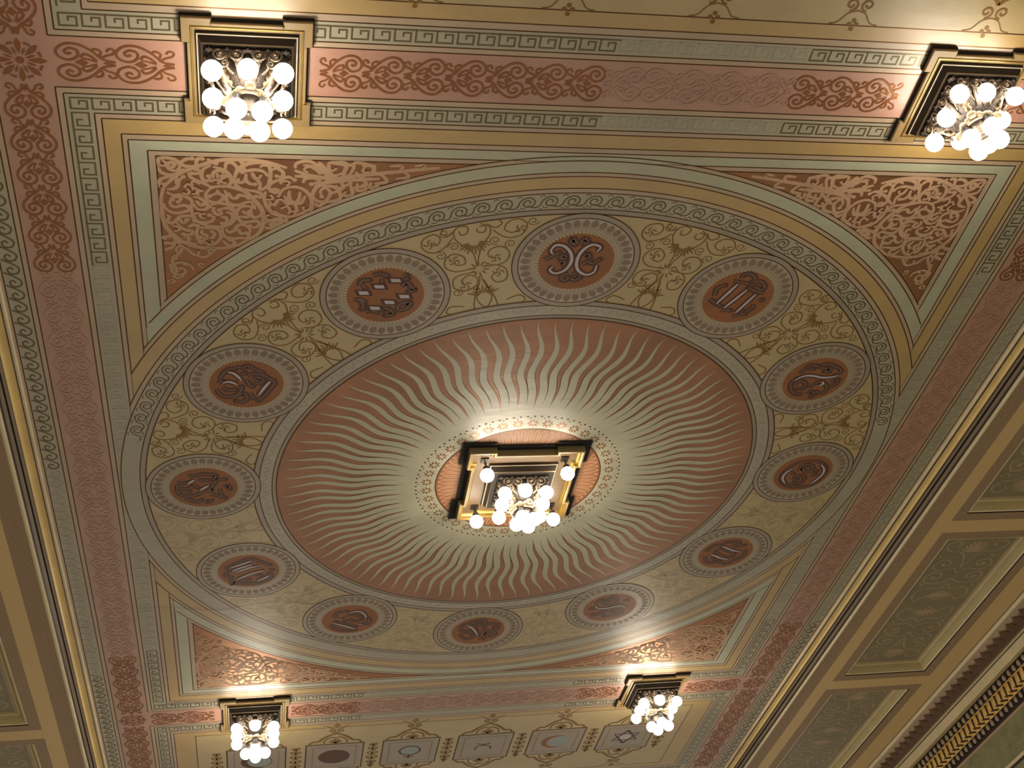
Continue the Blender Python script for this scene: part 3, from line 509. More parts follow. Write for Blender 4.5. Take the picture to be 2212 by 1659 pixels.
# frieze scrolls on the pink bands
def frieze_unit(mb, T, z, s=1.0):
    m = 'stencil_faint' if faint(*T(0, 0)) else 'stencil_gold'
    for k in (-1, 1):
        p = [(-0.048, k * 0.004), (-0.028, k * 0.010), (-0.012, k * 0.030), (0.010, k * 0.046), (0.032, k * 0.046), (0.046, k * 0.030), (0.042, k * 0.013), (0.026, k * 0.006), (0.013, k * 0.015), (0.012, k * 0.030), (0.024, k * 0.036), (0.033, k * 0.028), (0.028, k * 0.021), (0.022, k * 0.025)]
        mb.stroke([T(*q) for q in p], 0.0054 * s, z, m, 3)
        mb.stroke([T(*q) for q in [(-0.026, k * 0.012), (-0.034, k * 0.020), (-0.044, k * 0.024), (-0.048, k * 0.034), (-0.040, k * 0.038), (-0.036, k * 0.032)]], 0.0045 * s, z + 1e-5, m, 3, ball=0.003)
        mb.stroke([T(*q) for q in [(-0.022, k * 0.014), (-0.026, k * 0.030), (-0.016, k * 0.036), (-0.012, k * 0.030)]], 0.005 * s, z + 2e-5, m, 3, ball=0.003)
        mb.stroke([T(*q) for q in [(-0.018, k * 0.006), (-0.008, k * 0.018), (0.002, k * 0.022), (0.006, k * 0.015)]], 0.0055 * s, z + 3e-5, m, 3, ball=0.0035)
        mb.stroke([T(*q) for q in [(-0.018, k * 0.003), (-0.004, k * 0.009), (0.004, k * 0.010)]], 0.0035 * s, z + 4e-5, m, 3)
    mb.poly([T(-0.004, 0), T(0.006, 0.009), T(0.018, 0), T(0.006, -0.009)], z + 5e-5, m)
    mb.poly([T(-0.046, 0), T(-0.034, 0.004), T(-0.028, 0), T(-0.034, -0.004)], z + 5e-5, m)
YBS = {-1: 1.576, 1: 1.606}
def hfrieze(s, x0, x1, name='scroll_frieze', rev=False):
    mb = MB()
    n = max(1, int(round((x1 - x0) / (0.0965 if x1 - x0 > 1 else 0.12))))
    p = (x1 - x0) / n
    for i in range(n):
        xc = x0 + (i + 0.5) * p
        d = -1 if rev or (xc > 0 and x1 - x0 > 1) else 1
        frieze_unit(mb, lambda a, b, xc=xc, d=d: (xc + d * a * p / 0.0965, s * YBS[s] + b), ZB + 1e-4)
    child(mb, name, ceiling, ((x0 + x1) / 2, s * YBS[s], ZB))
for s in (-1, 1):
    hfrieze(s, -0.70, 0.70)
    hfrieze(s, -1.255, -1.01, rev=True)
    hfrieze(s, 1.01, 1.255)
def vfrieze(s, y0, y1):
    mb = MB()
    n = int(round((y1 - y0) / 0.0965)); p = (y1 - y0) / n
    for i in range(n):
        yc = y0 + (i + 0.5) * p
        d = -1 if yc > (y0 + y1) / 2 else 1
        frieze_unit(mb, lambda a, b, yc=yc, d=d: (s * 1.3275 + b, yc + d * a * p / 0.0965), ZB + 1e-4)
    child(mb, 'scroll_frieze', ceiling, (s * 1.3275, (y0 + y1) / 2, ZB))
for s in (-1, 1):
    vfrieze(s, -1.515, 1.545)
    vfrieze(s, 1.67, 2.51)
    vfrieze(s, -2.51, -1.64)
for sx in (-1, 1):
    for sy in (-1, 1):
        mb = MB()
        cx, cy = sx * 1.3275, sy * YBS[sy]
        for k in range(8):
            a = PI * k / 4
            def q(r, t): return (cx + r * cos(a + t), cy + r * sin(a + t))
            mb.poly([q(0.016, 0), q(0.034, -0.17), q(0.044, -0.15), q(0.056, 0), q(0.044, 0.15), q(0.034, 0.17)], ZB + 1e-4, 'stencil_gold')
            mb.poly([q(0.012, PI / 8), q(0.026, PI / 8 - 0.12), q(0.036, PI / 8), q(0.026, PI / 8 + 0.12)], ZB + 1e-4, 'stencil_gold')
            mb.disk(*q(0.045, PI / 8 - 0.06), 0.0035, ZB + 1e-4, 'stencil_gold', 8)
            mb.disk(*q(0.045, PI / 8 + 0.1), 0.0035, ZB + 1e-4, 'stencil_gold', 8)
        mb.disk(cx, cy, 0.009, ZB + 1e-4, 'stencil_gold', 12)
        child(mb, 'corner_rosette', ceiling, (cx, cy, ZB))

# ring of yellow scroll panels between the medallions
ZL = [dec(a) for a in DATA['Z']]; ZD = [(a * 1e-4, b * 1e-4) for a, b in DATA['ZD']]
yb = MB()
yb.disk(0, 0, 1.171, ZB, 'straw_paint', 240)
yb.ring(0, 0, 1.171, 0.004, ZB + 1e-4, 'brown_line', 240)
for k in range(12):
    a0 = PI / 6 * k + PI / 12
    OL = 'ochre_line' if cos(a0) > -0.1 else 'ochre_faint'  # lower panels get a line colour nearer the straw ground
    for mir in (1, -1):
        def q(r, t): return (r * sin(a0 + mir * t), -r * cos(a0 + mir * t))
        for i, st in enumerate(ZL):
            if mir < 0 and i in (6, 7, 8, 9) : continue
            if mir < 0 and i in (0, 10, 2, 3, 4, 5): continue
            yb.stroke([q(r, t) for r, t in st], 0.0042, ZB + 2e-4 + i * 1e-5, OL, 4, taper=0.2)
        if mir > 0:
            for i, (r, t) in enumerate(ZD):
                c = q(r, t)
                yb.stroke(spiral(c[0], c[1], 0.016, i, 1.4, 10, 0.2), 0.003, ZB + 2e-4, OL, 1)
            for j in range(10):
                t = 2 * PI * j / 10
                c = q(1.003, 0)
                yb.poly([(c[0] + rr * cos(t + dt), c[1] + rr * sin(t + dt)) for rr, dt in ((0.008, 0), (0.02, -0.15), (0.030, 0), (0.02, 0.15))], ZB + 3.6e-4, OL)
            for cr_, base, nn in ((1.105, -1, 5), (0.895, 1, 4)):      # palmette fans
                for j in range(-nn, nn + 1):
                    t = j * 0.27
                    L = 0.046 if j % 2 == 0 else 0.040
                    yb.stroke([q(cr_ + base * rr * cos(t), rr * sin(t * 1.05) / cr_) for rr in (0.014, L * 0.6, L)], 0.0052, ZB + 3.8e-4 + (j + 6) * 4e-6, OL, 3, taper=0.6)
            for i in (0, 6, 7, 8, 9, 10):
                r, t = ZL[i][-1]
                c = q(r, t)
                for j in range(4):
                    a = j * PI / 2 + i
                    yb.stroke([(c[0] + rr * cos(a + dd), c[1] + rr * sin(a + dd)) for rr, dd in ((0.003, 0), (0.010, 0.3), (0.017, 1.0))], 0.004, ZB + 4.4e-4, OL, 3, taper=0.5)
        # leafy twists inside the volutes
        for rc, tc in ((1.083, 0.0), ):
            pass
child(yb, 'scroll_ring', ceiling, (0, 0, ZB))

# inner border ring and sunburst
sb = MB()
z = ZB + 0.0006
sb.disk(0, 0, 0.850, z, 'mauve_paint', 240)
sb.ring(0, 0, 0.850, 0.004, z + 1e-4, 'brown_line', 240)
sb.ring(0, 0, 0.832, 0.003, z + 1e-4, 'brown_line', 240)
sb.ring(0, 0, 0.811, 0.034, z + 1e-4, 'sage_paint', 240)
sb.ring(0, 0, 0.791, 0.003, z + 2e-4, 'brown_line', 240)
for k in range(120):
    a = 2 * PI * k / 120
    def q(dr, t): return ((0.811 + dr) * sin(a + t), -(0.811 + dr) * cos(a + t))
    sb.stroke([q(0.010, -0.02), q(-0.008, 0.0), q(0.008, 0.018), q(0.004, 0.008)], 0.003, z + 2.5e-4, 'mauve_paint', 2)
child(sb, 'border_ring', ceiling, (0, 0, z))
su = MB()
z = ZB + 0.0012
su.disk(0, 0, 0.778, z, 'sun_orange', 240)
su.ring(0, 0, 0.778, 0.004, z + 1e-4, 'brown_line', 240)
su.disk(0, 0, 0.372, z + 1e-4, 'sun_cream', 192)
NF = 96
def wav(r):
    t = (r - 0.37) / 0.4
    return 0.0125 * sin(t * 11.5) * min(1, t * 2.5) / (0.6 + r)
def halfw(r):
    # half gap widths (as fraction of flame pitch) for the long and the short gaps
    t = max(0.0, min(1.0, (r - 0.366) / 0.385))
    g1 = 0.5 * (0.10 * min(1, t * 6) + 0.90 * t ** 1.15)
    t2 = max(0.0, min(1.0, (r - 0.47) / 0.281))
    g2 = 0.5 * (0.06 * min(1, t2 * 5) + 0.94 * t2 ** 1.1)
    return g1, g2
pitch = 2 * PI / NF
for k in range(NF):
    L, R = [], []
    n = 26
    ln = 0.762 + (0.008 if k % 2 else 0)
    for i in range(n + 1):
        r = 0.366 + (ln - 0.366) * i / n
        g1, g2 = halfw(0.366 + 0.385 * i / n)
        a = pitch * k + wav(r) * 1.6
        lo = g1 if k % 2 == 0 else g2
        hi = g2 if k % 2 == 0 else g1
        L.append((a - pitch * 0.5 + pitch * lo, r)); R.append((a + pitch * 0.5 - pitch * hi, r))
    n0 = len(su.v)
    for (a, r), (b, _) in zip(L, R):
        if b < a: a = b = (a + b) / 2
        su.v.append((r * sin(a), -r * cos(a), z + 2e-4)); su.v.append((r * sin(b), -r * cos(b), z + 2e-4))
    for i in range(n):
        q0 = n0 + 2 * i
        su.face([q0, q0 + 1, q0 + 3, q0 + 2], 'sun_cream', False)
    # brown outline along the flame edges near their roots
    for side, off in ((L, 0.0), (R, 0.0)):
        pp = [(r * sin(a), -r * cos(a)) for a, r in side[2:16]]
        su.stroke(pp, 0.0022, z + 3e-4, 'ochre_line' if k % 3 == 0 else 'brown_line', 1, taper=0.8)
child(su, 'sunburst', ceiling, (0, 0, z))
lo = MB()
z = ZB + 0.0018
lo.disk(0, 0, 0.272, z, 'orange_paint', 120)
lo.ring(0, 0, 0.272, 0.003, z + 1e-4, 'brown_line', 120)
for k in range(72):       # loops of the lotus border
    a = 2 * PI * k / 72
    w = 0.024
    def q(r, t): return (r * sin(a + t), -r * cos(a + t))
    lo.stroke([q(0.16, -w), q(0.22, -w * 1.05), q(0.252, -w), q(0.264, 0), q(0.252, w), q(0.22, w * 1.05), q(0.16, w)], 0.0034, z + 1e-4 + (k % 2) * 1e-5, 'stencil_tan', 3)
for k in range(40):
    a = 2 * PI * k / 40
    cx, cy = 0.301 * sin(a), -0.301 * cos(a)
    for j in range(8):
        t = a + 2 * PI * j / 8
        pc = (cx + 0.0125 * cos(t), cy + 0.0125 * sin(t))
        lo.poly([(pc[0] + 0.0062 * cos(u) * cos(t) - 0.0028 * sin(u) * sin(t), pc[1] + 0.0062 * cos(u) * sin(t) + 0.0028 * sin(u) * cos(t)) for u in [PI * i / 4 for i in range(8)]], z, 'stencil_gold')
for k in range(96):
    a = 2 * PI * k / 96
    lo.disk(0.3355 * sin(a), -0.3355 * cos(a), 0.0037, z, 'letter_brown', 10)
    a += PI / 96
    if k % 2: lo.disk(0.3275 * sin(a), -0.3275 * cos(a), 0.0025, z, 'letter_brown', 8)
child(lo, 'lotus_border', ceiling, (0, 0, z))

# the twelve medallions
for i in range(12):
    a0 = PI / 6 * i
    cx, cy = sin(a0), -cos(a0)
    mb = MB()
    z = ZB + 0.0010
    mb.disk(cx, cy, 0.174, z, 'mauve_paint', 72)
    mb.ring(cx, cy, 0.174, 0.003, z + 1e-4, 'brown_line', 72)
    mb.ring(cx, cy, 0.158, 0.0028, z + 1e-4, 'brown_line', 72)
    mb.disk(cx, cy, 0.1555, z + 1e-4, 'sage_paint', 72)
    mb.disk(cx, cy, 0.128, z + 2e-4, 'mauve_paint', 72)
    for k in range(36):
        a = 2 * PI * k / 36
        def q(r, t): return (cx + r * cos(a + t), cy + r * sin(a + t))
        mb.poly([q(0.128, -0.06), q(0.142, -0.075), q(0.150, -0.05), q(0.153, 0), q(0.150, 0.05), q(0.142, 0.075), q(0.128, 0.06)], z + 3e-4, 'mauve_shade')
        mb.stroke([q(0.126, -0.06), q(0.142, -0.08), q(0.1545, 0), q(0.142, 0.08), q(0.126, 0.06)], 0.0022, z + 3.4e-4, 'tan_paint', 3)
    mb.ring(cx, cy, 0.1165, 0.003, z + 4e-4, 'tan_paint', 72)
    mb.disk(cx, cy, 0.105, z + 4e-4, 'orange_paint', 72)
    for k in range(64):
        a = 2 * PI * k / 64
        mb.poly([(cx + r * cos(a + t), cy + r * sin(a + t)) for r, t in ((0.103, -0.028), (0.103, 0.028), (0.113, 0.018), (0.113, -0.018))], z + 5e-4, 'straw_paint')
    med = child(mb, 'medallion', ceiling, (cx, cy, z))
    gl = MB()
    light, brown = DATA['G'][i]
    z2 = z + 7e-4
    f = lambda p: [(cx + x, cy + y) for x, y in dec(p)]
    for j, p in enumerate(brown):
        gl.stroke(f(p), 0.0205, z2 + j * 6e-6, 'letter_brown', 4, taper=0.3, ball=0.0105)
    for j, p in enumerate(brown):
        gl.stroke(f(p), 0.0026, z2 + 1.1e-4 + j * 6e-6, 'mauve_shade', 4)
    for j, p in enumerate(light):
        pp = f(p)
        if i == 11:
            c = (sum(x for x, y in pp) / 4, sum(y for x, y in pp) / 4)
            def gr(g): return [(c[0] + (x - c[0]) * g, c[1] + (y - c[1]) * g) for x, y in pp]
            gl.poly(gr(1.65), z2 + 1.5e-4, 'letter_dark'); gl.poly(gr(1.42), z2 + 1.8e-4, 'letter_brown'); gl.poly(gr(1.18), z2 + 2.1e-4, 'letter_dark'); gl.poly(gr(0.98), z2 + 2.4e-4, 'letter_light')
        else:
            gl.stroke(pp, 0.0195, z2 + 2.0e-4 + j * 1e-5, 'letter_dark', 6, taper=0.15)
            gl.stroke(pp, 0.0150, z2 + 2.6e-4 + j * 1e-5, 'letter_brown', 6, taper=0.2)
            gl.stroke(pp, 0.0085, z2 + 3.2e-4 + j * 1e-5, 'letter_light', 6, taper=0.55)
    child(gl, 'monogram', med, (cx, cy, z2))

# symbol panels on the end bays
def crest(mb, cx, cy, d, z):      # ornament rising from a panel edge at cy towards d
    def q(x, y): return (cx + x, cy + d * y)
    m = 'ochre_line'
    for k in (-1, 1):
        mb.stroke([q(k * 0.115, 0.004), q(k * 0.10, 0.030), q(k * 0.075, 0.034), q(k * 0.06, 0.055), q(k * 0.035, 0.085), q(k * 0.012, 0.100), q(0, 0.115)], 0.012, z, m, 4, taper=0.3)
        mb.stroke(spiral(cx + k * 0.020, cy + d * 0.135, 0.017, PI / 2, k * 1.3, 12, 0.2), 0.0055, z + 1e-5, m, 1)
        mb.stroke([q(k * 0.050, 0.012), q(k * 0.045, 0.045), q(k * 0.020, 0.070), q(0, 0.060)], 0.007, z + 2e-5, m, 4)
        mb.stroke([q(0, 0.150), q(k * 0.022, 0.158), q(k * 0.040, 0.1815), q(k * 0.06, 0.186)], 0.003, z + 3e-5, m, 3)
    for j in range(-3, 4):
        mb.stroke([q(0, 0.010), q(0.030 * sin(j * 0.4), 0.010 + 0.040 * cos(j * 0.4))], 0.006, z + 4e-5, m, 1)
    for x, y in ((0, 0.198), (-0.009, 0.186), (0.009, 0.186), (0, 0.176)):
        mb.disk(*q(x, y), 0.0058, z + 4e-5, m, 10)
for s in (-1, 1):
    for j, xc in enumerate((-0.8413, -0.5048, -0.1683, 0.1683, 0.5048, 0.8413)):
        yc = s * 2.085
        mb = MB()
        z = ZB
        crest(mb, xc, yc - s * 0.128, -s, z)
        crest(mb, xc, yc + s * 0.128, s, z)
        mb.rect(xc - 0.128, xc + 0.128, yc - 0.132, yc + 0.132, z + 1e-4, 'brown_line')
        mb.rect(xc - 0.122, xc + 0.122, yc - 0.126, yc + 0.126, z + 2e-4, 'mauve_paint')
        mb.rect(xc - 0.098, xc + 0.098, yc - 0.104, yc + 0.104, z + 3e-4, 'soffit_brown')
        mb.rect(xc - 0.091, xc + 0.091, yc - 0.098, yc + 0.098, z + 4e-4, 'mauve_paint')
        zz = z + 5e-4
        if j == 1: mb.disk(xc, yc, 0.070, zz, 'letter_brown', 40)
        if j == 2:
            mb.ring(xc, yc - 0.010, 0.046, 0.009, zz, 'letter_brown', 40); mb.disk(xc, yc - 0.010, 0.042, zz, 'sky_blue_paint', 32)
            mb.stroke([(xc, yc + 0.036), (xc, yc + 0.072)], 0.010, zz, 'letter_brown', 1); mb.stroke([(xc - 0.022, yc + 0.054), (xc + 0.022, yc + 0.054)], 0.009, zz + 1e-5, 'letter_brown', 1)
        if j == 3:
            mb.stroke([(xc - 0.036, yc + 0.03), (xc - 0.030, yc), (xc, yc - 0.012), (xc + 0.030, yc), (xc + 0.036, yc + 0.03)], 0.008, zz, 'letter_brown', 4)
            mb.stroke([(xc - 0.030, yc - 0.032), (xc, yc - 0.022), (xc + 0.030, yc - 0.032)], 0.009, zz, 'letter_brown', 4)
        if j in (4, 0):
            mb.disk(xc, yc, 0.066, zz, 'orange_paint' if j == 4 else 'letter_brown', 40); mb.disk(xc + 0.016, yc, 0.056, zz + 1e-4, 'sky_blue_paint', 36)
            mb.ring(xc, yc, 0.066, 0.004, zz + 2e-4, 'letter_brown', 40, None) if j == 0 else None
        if j == 5:
            for q0 in (0, PI):
                t = [(xc + 0.068 * sin(q0 + 2 * PI * k / 3), yc - 0.068 * cos(q0 + 2 * PI * k / 3)) for k in range(3)]
                mb.stroke(t + [t[0]], 0.011, zz + q0 * 1e-5, 'letter_dark', 1)
            mb.disk(xc, yc, 0.026, zz + 1e-4, 'letter_light', 24)
        child(mb, 'symbol_panel', ceiling, (xc, yc, z))
    for j in range(7):
        xc = -1.0095 + 0.3365 * j
        mb = MB()
        for k, (yo, r) in enumerate(((-0.100, 0.020), (-0.060, 0.026), (-0.014, 0.028), (0.034, 0.030), (0.082, 0.026), (0.118, 0.016))):
            for d in (-1, 1):
                mb.stroke(spiral(xc + d * r * 0.5, s * 2.085 + yo, r * 0.62, PI / 2, d * 1.2, 12, 0.2), 0.006, ZB + k * 1e-5, 'ochre_line', 1)
            mb.disk(xc, s * 2.085 + yo + 0.02, 0.006, ZB + 1e-4, 'ochre_line', 10)
        child(mb, 'candelabrum_stencil', ceiling, (xc, s * 2.085, ZB))
# a long hairline crack in the plaster
ck = MB()
ck.stroke(CRACK, 0.0022, ZB + 0.0040, 'letter_brown', 5, taper=0.5)
child(ck, 'plaster_crack', ceiling, (CRACK[3][0], CRACK[3][1], ZB + 0.0030))

# ---------------------------------------------------------------- side mouldings, coffered soffits, cornices, walls
def extrude(mb, s, prof, y0, y1, ny=1):
    # prof: list of (x, drop, material of the segment that starts here)
    for (xa, za, m), (xb, zb, _) in zip(prof[:-1], prof[1:]):
        n = len(mb.v)
        mb.v += [(s * xa, y0, za), (s * xb, y0, zb), (s * xb, y1, zb), (s * xa, y1, za)]
        mb.face([n, n + 1, n + 2, n + 3] if s > 0 else [n + 3, n + 2, n + 1, n], m, False)
def arc(x0, z0, x1, z1, bulge, n, m):
    out = []
    dx, dz = x1 - x0, z1 - z0
    for i in range(n):
        t = i / n
        b = bulge * sin(PI * t)
        out.append((x0 + dx * t - dz * b, z0 + dz * t + dx * b, m))
    return out
def edge_moulding(s):
    mb = MB()
    pr = [(1.464, 0.0, 'moulding_cream')] + arc(1.464, 0.0, 1.474, 0.006, 0.5, 5, 'moulding_cream') + [(1.474, 0.006, 'moulding_dark'), (1.476, 0.010, 'ochre_paint')] \
        + [(1.479, 0.010, 'moulding_yellow')] + arc(1.479, 0.012, 1.500, 0.017, -0.30, 7, 'moulding_yellow') + [(1.500, 0.017, 'moulding_dark'), (1.500, 0.019, 'moulding_dark'), (1.500, 0.024, 'moulding_grey'), (1.507, 0.028, 'black_gap'), (1.511, 0.028, 'black_gap'), (1.511, 0.033, 'moulding_grey'), (1.519, 0.040, 'moulding_dark'), (1.524, 0.046, 'moulding_cream')] \
        + arc(1.524, 0.046, 1.534, 0.053, 0.4, 5, 'moulding_cream') + [(1.534, 0.053, 'moulding_cream'), (1.538, 0.049, 'moulding_cream')]
    extrude(mb, s, pr, Y0, Y1)
    return mb.build('trim_1' if s < 0 else 'trim_2', None, (s * 1.5, 0, 0), kind='structure',
                    label='cream and yellow moulding between the painted ceiling and the %s coffers' % ('narrow left-hand' if s < 0 else 'right-hand'), cat='moulding')
for s in (-1, 1): edge_moulding(s)
PER, YO0, YO1 = 1.274, 0.387, 1.489
ZS = 0.049
def soffit(s):
    mb = MB()
    def R(x0, x1, y0, y1, z, m): mb.rect(*sorted((s * x0, s * x1)), y0, y1, z, m)
    R(1.534, 1.704, Y0, Y1, ZS, 'soffit_brown'); R(2.090, 2.235, Y0, Y1, ZS, 'soffit_brown')
    ks = range(-3, 3)
    ya = Y0
    for k in ks:
        a, b = max(YO0 + k * PER, Y0), min(YO1 + k * PER, Y1)
        if b <= Y0 or a >= Y1: continue
        if a > ya: R(1.704, 2.090, ya, a, ZS, 'soffit_brown')
        ya = b
    if ya < Y1: R(1.704, 2.090, ya, Y1, ZS, 'soffit_brown')
    z = ZS + 3e-4
    R(1.600, 1.661, Y0, Y1, z, 'soffit_gold'); R(2.134, 2.232, Y0, Y1, z, 'soffit_gold')
    for k in range(-3, 4):
        y0 = YO0 + k * PER - 0.126
        if y0 > Y1 or y0 < Y0: continue
        R(1.661, 2.134, y0, y0 + 0.080, z, 'soffit_gold')
    nm = 'left' if s < 0 else 'right'
    so = mb.build('ceiling_' + nm, None, (s * 1.88, 0, ZS), kind='structure', label='coffered %s border of the ceiling with gold bands around sunk panels' % nm, cat='ceiling border')
    for k in ks:
        a, b = YO0 + k * PER, YO1 + k * PER
        if a < Y0 or b > Y1 + 0.6: continue
        cf = MB()
        prof = [(0, 0.0495, 'black_gap'), (0.002, 0.046, 'moulding_cream'), (0.006, 0.048, 'moulding_cream'), (0.010, 0.045, 'cove_olive'), (0.014, 0.041, 'cove_olive'),
                (0.022, 0.033, 'cove_olive'), (0.027, 0.024, 'cove_olive'), (0.030, 0.018, 'moulding_cream'), (0.034, 0.017, 'cove_olive'), (0.038, 0.012, 'cove_olive')]
        loops = []
        for w, zz, m in prof:
            n = len(cf.v)
            for x, y in ((1.704 + w, a + w), (2.090 - w, a + w), (2.090 - w, b - w), (1.704 + w, b - w)):
                cf.v.append((s * x, y, zz))
            loops.append((n, m))
        for (n, m), (n2, _) in zip(loops[:-1], loops[1:]):
            for i in range(4):
                j = (i + 1) % 4
                cf.face([n + i, n + j, n2 + j, n2 + i] if s > 0 else [n2 + i, n2 + j, n + j, n + i], m, False)
        co = child(cf, 'coffer', so, (s * 1.897, (a + b) / 2, ZS))
        pn = MB()
        xa, xb, ya_, yb_ = 1.742, 2.052, a + 0.038, b - 0.038
        pn.rect(*sorted((s * xa, s * xb)), ya_, yb_, 0.012, 'panel_scroll')
        pn.rect(*sorted((s * (xa + 0.010), s * (xb - 0.010))), ya_ + 0.010, yb_ - 0.010, 0.0122, 'panel_green')
        xm, ym = 1.897, (ya_ + yb_) / 2
        hl = (yb_ - ya_) / 2 - 0.02
        for h in (-1, 1):
            for k2 in (-1, 1):
                def T(x, y): return (s * (xm + k2 * x), ym + h * y * hl / 0.5)
                zz = 0.0125
                cnt = [0]
                def st(p, w=0.006, o=0):
                    cnt[0] += 1
                    pn.stroke([T(*q) for q in p], w * 1.15, zz + cnt[0] * 8e-6 + (k2 + 1) * 1e-4, 'panel_scroll', 4)
                st([(0.0, 0.03), (0.05, 0.06), (0.10, 0.03), (0.12, 0.09), (0.08, 0.13), (0.03, 0.12), (0.0, 0.16)])
                st([(0.0, 0.20), (0.04, 0.17), (0.10, 0.17), (0.125, 0.21), (0.10, 0.25), (0.06, 0.235), (0.065, 0.205), (0.09, 0.205)], 0.0065, 1e-5)
                st([(0.0, 0.24), (0.03, 0.28), (0.09, 0.265), (0.125, 0.30), (0.10, 0.345), (0.06, 0.33), (0.065, 0.30), (0.09, 0.30)], 0.0065, 2e-5)
                st([(0.0, 0.28), (0.02, 0.36), (0.05, 0.40), (0.10, 0.41), (0.13, 0.45), (0.10, 0.48), (0.07, 0.46), (0.08, 0.44)], 0.006, 3e-5)
                st([(0.13, 0.38), (0.11, 0.36), (0.09, 0.38)], 0.005, 4e-5); st([(0.13, 0.13), (0.11, 0.15), (0.13, 0.17)], 0.005, 4e-5)
                for j in range(5):
                    t = 0.1 + j * 0.32
                    st([(0.0, 0.40), (0.03 * sin(t), 0.40 + 0.035 * cos(t)), (0.055 * sin(t), 0.41 + 0.07 * cos(t))], 0.008, 5e-5)
                    st([(0.0, 0.05), (0.03 * sin(t), 0.06 + 0.02 * cos(t)), (0.055 * sin(t), 0.06 + 0.045 * cos(t))], 0.007, 6e-5)
                for cc in ((0.088, 0.213), (0.088, 0.312)):
                    pn.disk(*T(*cc), 0.010, zz + 3e-4, 'panel_scroll', 10)
        child(pn, 'painted_panel', co, (s * xm, ym, 0.012))
    return so
for s in (-1, 1): soffit(s)
def cornice(s):
    mb = MB()
    pr = [(2.232, 0.049, 'black_gap'), (2.232, 0.046, 'soffit_brown'), (2.243, 0.046, 'moulding_cream')] + arc(2.243, 0.050, 2.263, 0.054, 0.25, 4, 'moulding_cream') + \
        [(2.263, 0.054, 'panel_scroll')] + arc(2.264, 0.056, 2.313, 0.106, -0.15, 5, 'panel_scroll') + [(2.313, 0.106, 'moulding_dark'), (2.315, 0.108, 'cove_olive'), (2.320, 0.116, 'moulding_dark'), (2.322, 0.120, 'moulding_cream'),
         (2.322, 0.163, 'cove_olive'), (2.345, 0.163, 'black_gap'), (2.345, 0.168, 'black_gap'), (2.360, 0.191, 'carved_gold'), (2.362, 0.193, 'carved_gold')] + arc(2.362, 0.193, 2.390, 0.248, 0.12, 4, 'carved_gold') + \
        [(2.390, 0.248, 'black_gap'), (2.402, 0.272, 'moulding_dark'), (2.402, 0.290, 'panel_scroll'), (2.405, 0.296, 'panel_scroll'), (2.405, 0.300, 'panel_scroll')]
    extrude(mb, s, pr, Y0, Y1)
    co = mb.build('trim_3' if s < 0 else 'trim_4', None, (s * 2.32, 0, 0.15), kind='structure', label='heavy carved and gilded cornice above the %s wall' % ('left' if s < 0 else 'green right'), cat='cornice')
    ya, yb_ = (-1.0, 3.0)
    lf = MB(); y = ya
    i = 0
    while y < yb_:       # leaf tufts on the cove
        for j in range(5):
            t = (j - 2) / 2
            b0 = (s * 2.312, y + t * 0.028, 0.103)
            md = (s * 2.286, y + t * 0.020 + 0.010, 0.079 - abs(t) * 0.002)
            tp = (s * (2.272 + abs(t) * 0.010), y + t * 0.012 + 0.018, 0.061 + abs(t) * 0.010)
            lf.tube([b0, md, tp], [0.0062, 0.0052, 0.0012], 'leaf_brown', 5, 1, False)
        y += 0.062; i += 1
    child(lf, 'leaf_band', co, (s * 2.29, 1.0, 0.08))
    for nm, xa, za, r in (('bead_row', 2.348, 0.181, 0.0095), ('bead_row', 2.394, 0.262, 0.0095)):
        b = MB(); y = ya
        while y < yb_:
            b.ball((s * xa, y, za), r, 'bead_pewter', 8, 6, (1.0, 1.1, 1.6))
            b.tube([(s * (xa + .004), y + 0.021, za - 0.012), (s * (xa + .004), y + 0.021, za + 0.014)], 0.004, 'moulding_dark', 5)
            y += 0.0465
        child(b, nm, co, (s * xa, 1.0, za))
    gd = MB(); y = ya
    while y < yb_:
        gd.tube([(s * 2.3575, y, 0.200), (s * 2.3665, y + 0.012, 0.222), (s * 2.378, y + 0.030, 0.238)], [0.0042, 0.0048, 0.002], 'moulding_dark', 5, 1, False)
        gd.tube([(s * 2.384, y - 0.004, 0.244), (s * 2.377, y + 0.014, 0.238), (s * 2.370, y + 0.036, 0.232)], [0.004, 0.004, 0.002], 'moulding_dark', 5, 1, False)
        y += 0.0465
    child(gd, 'leaf_cut_band', co, (s * 2.375, 1.0, 0.22))
for s in (-1, 1): cornice(s)
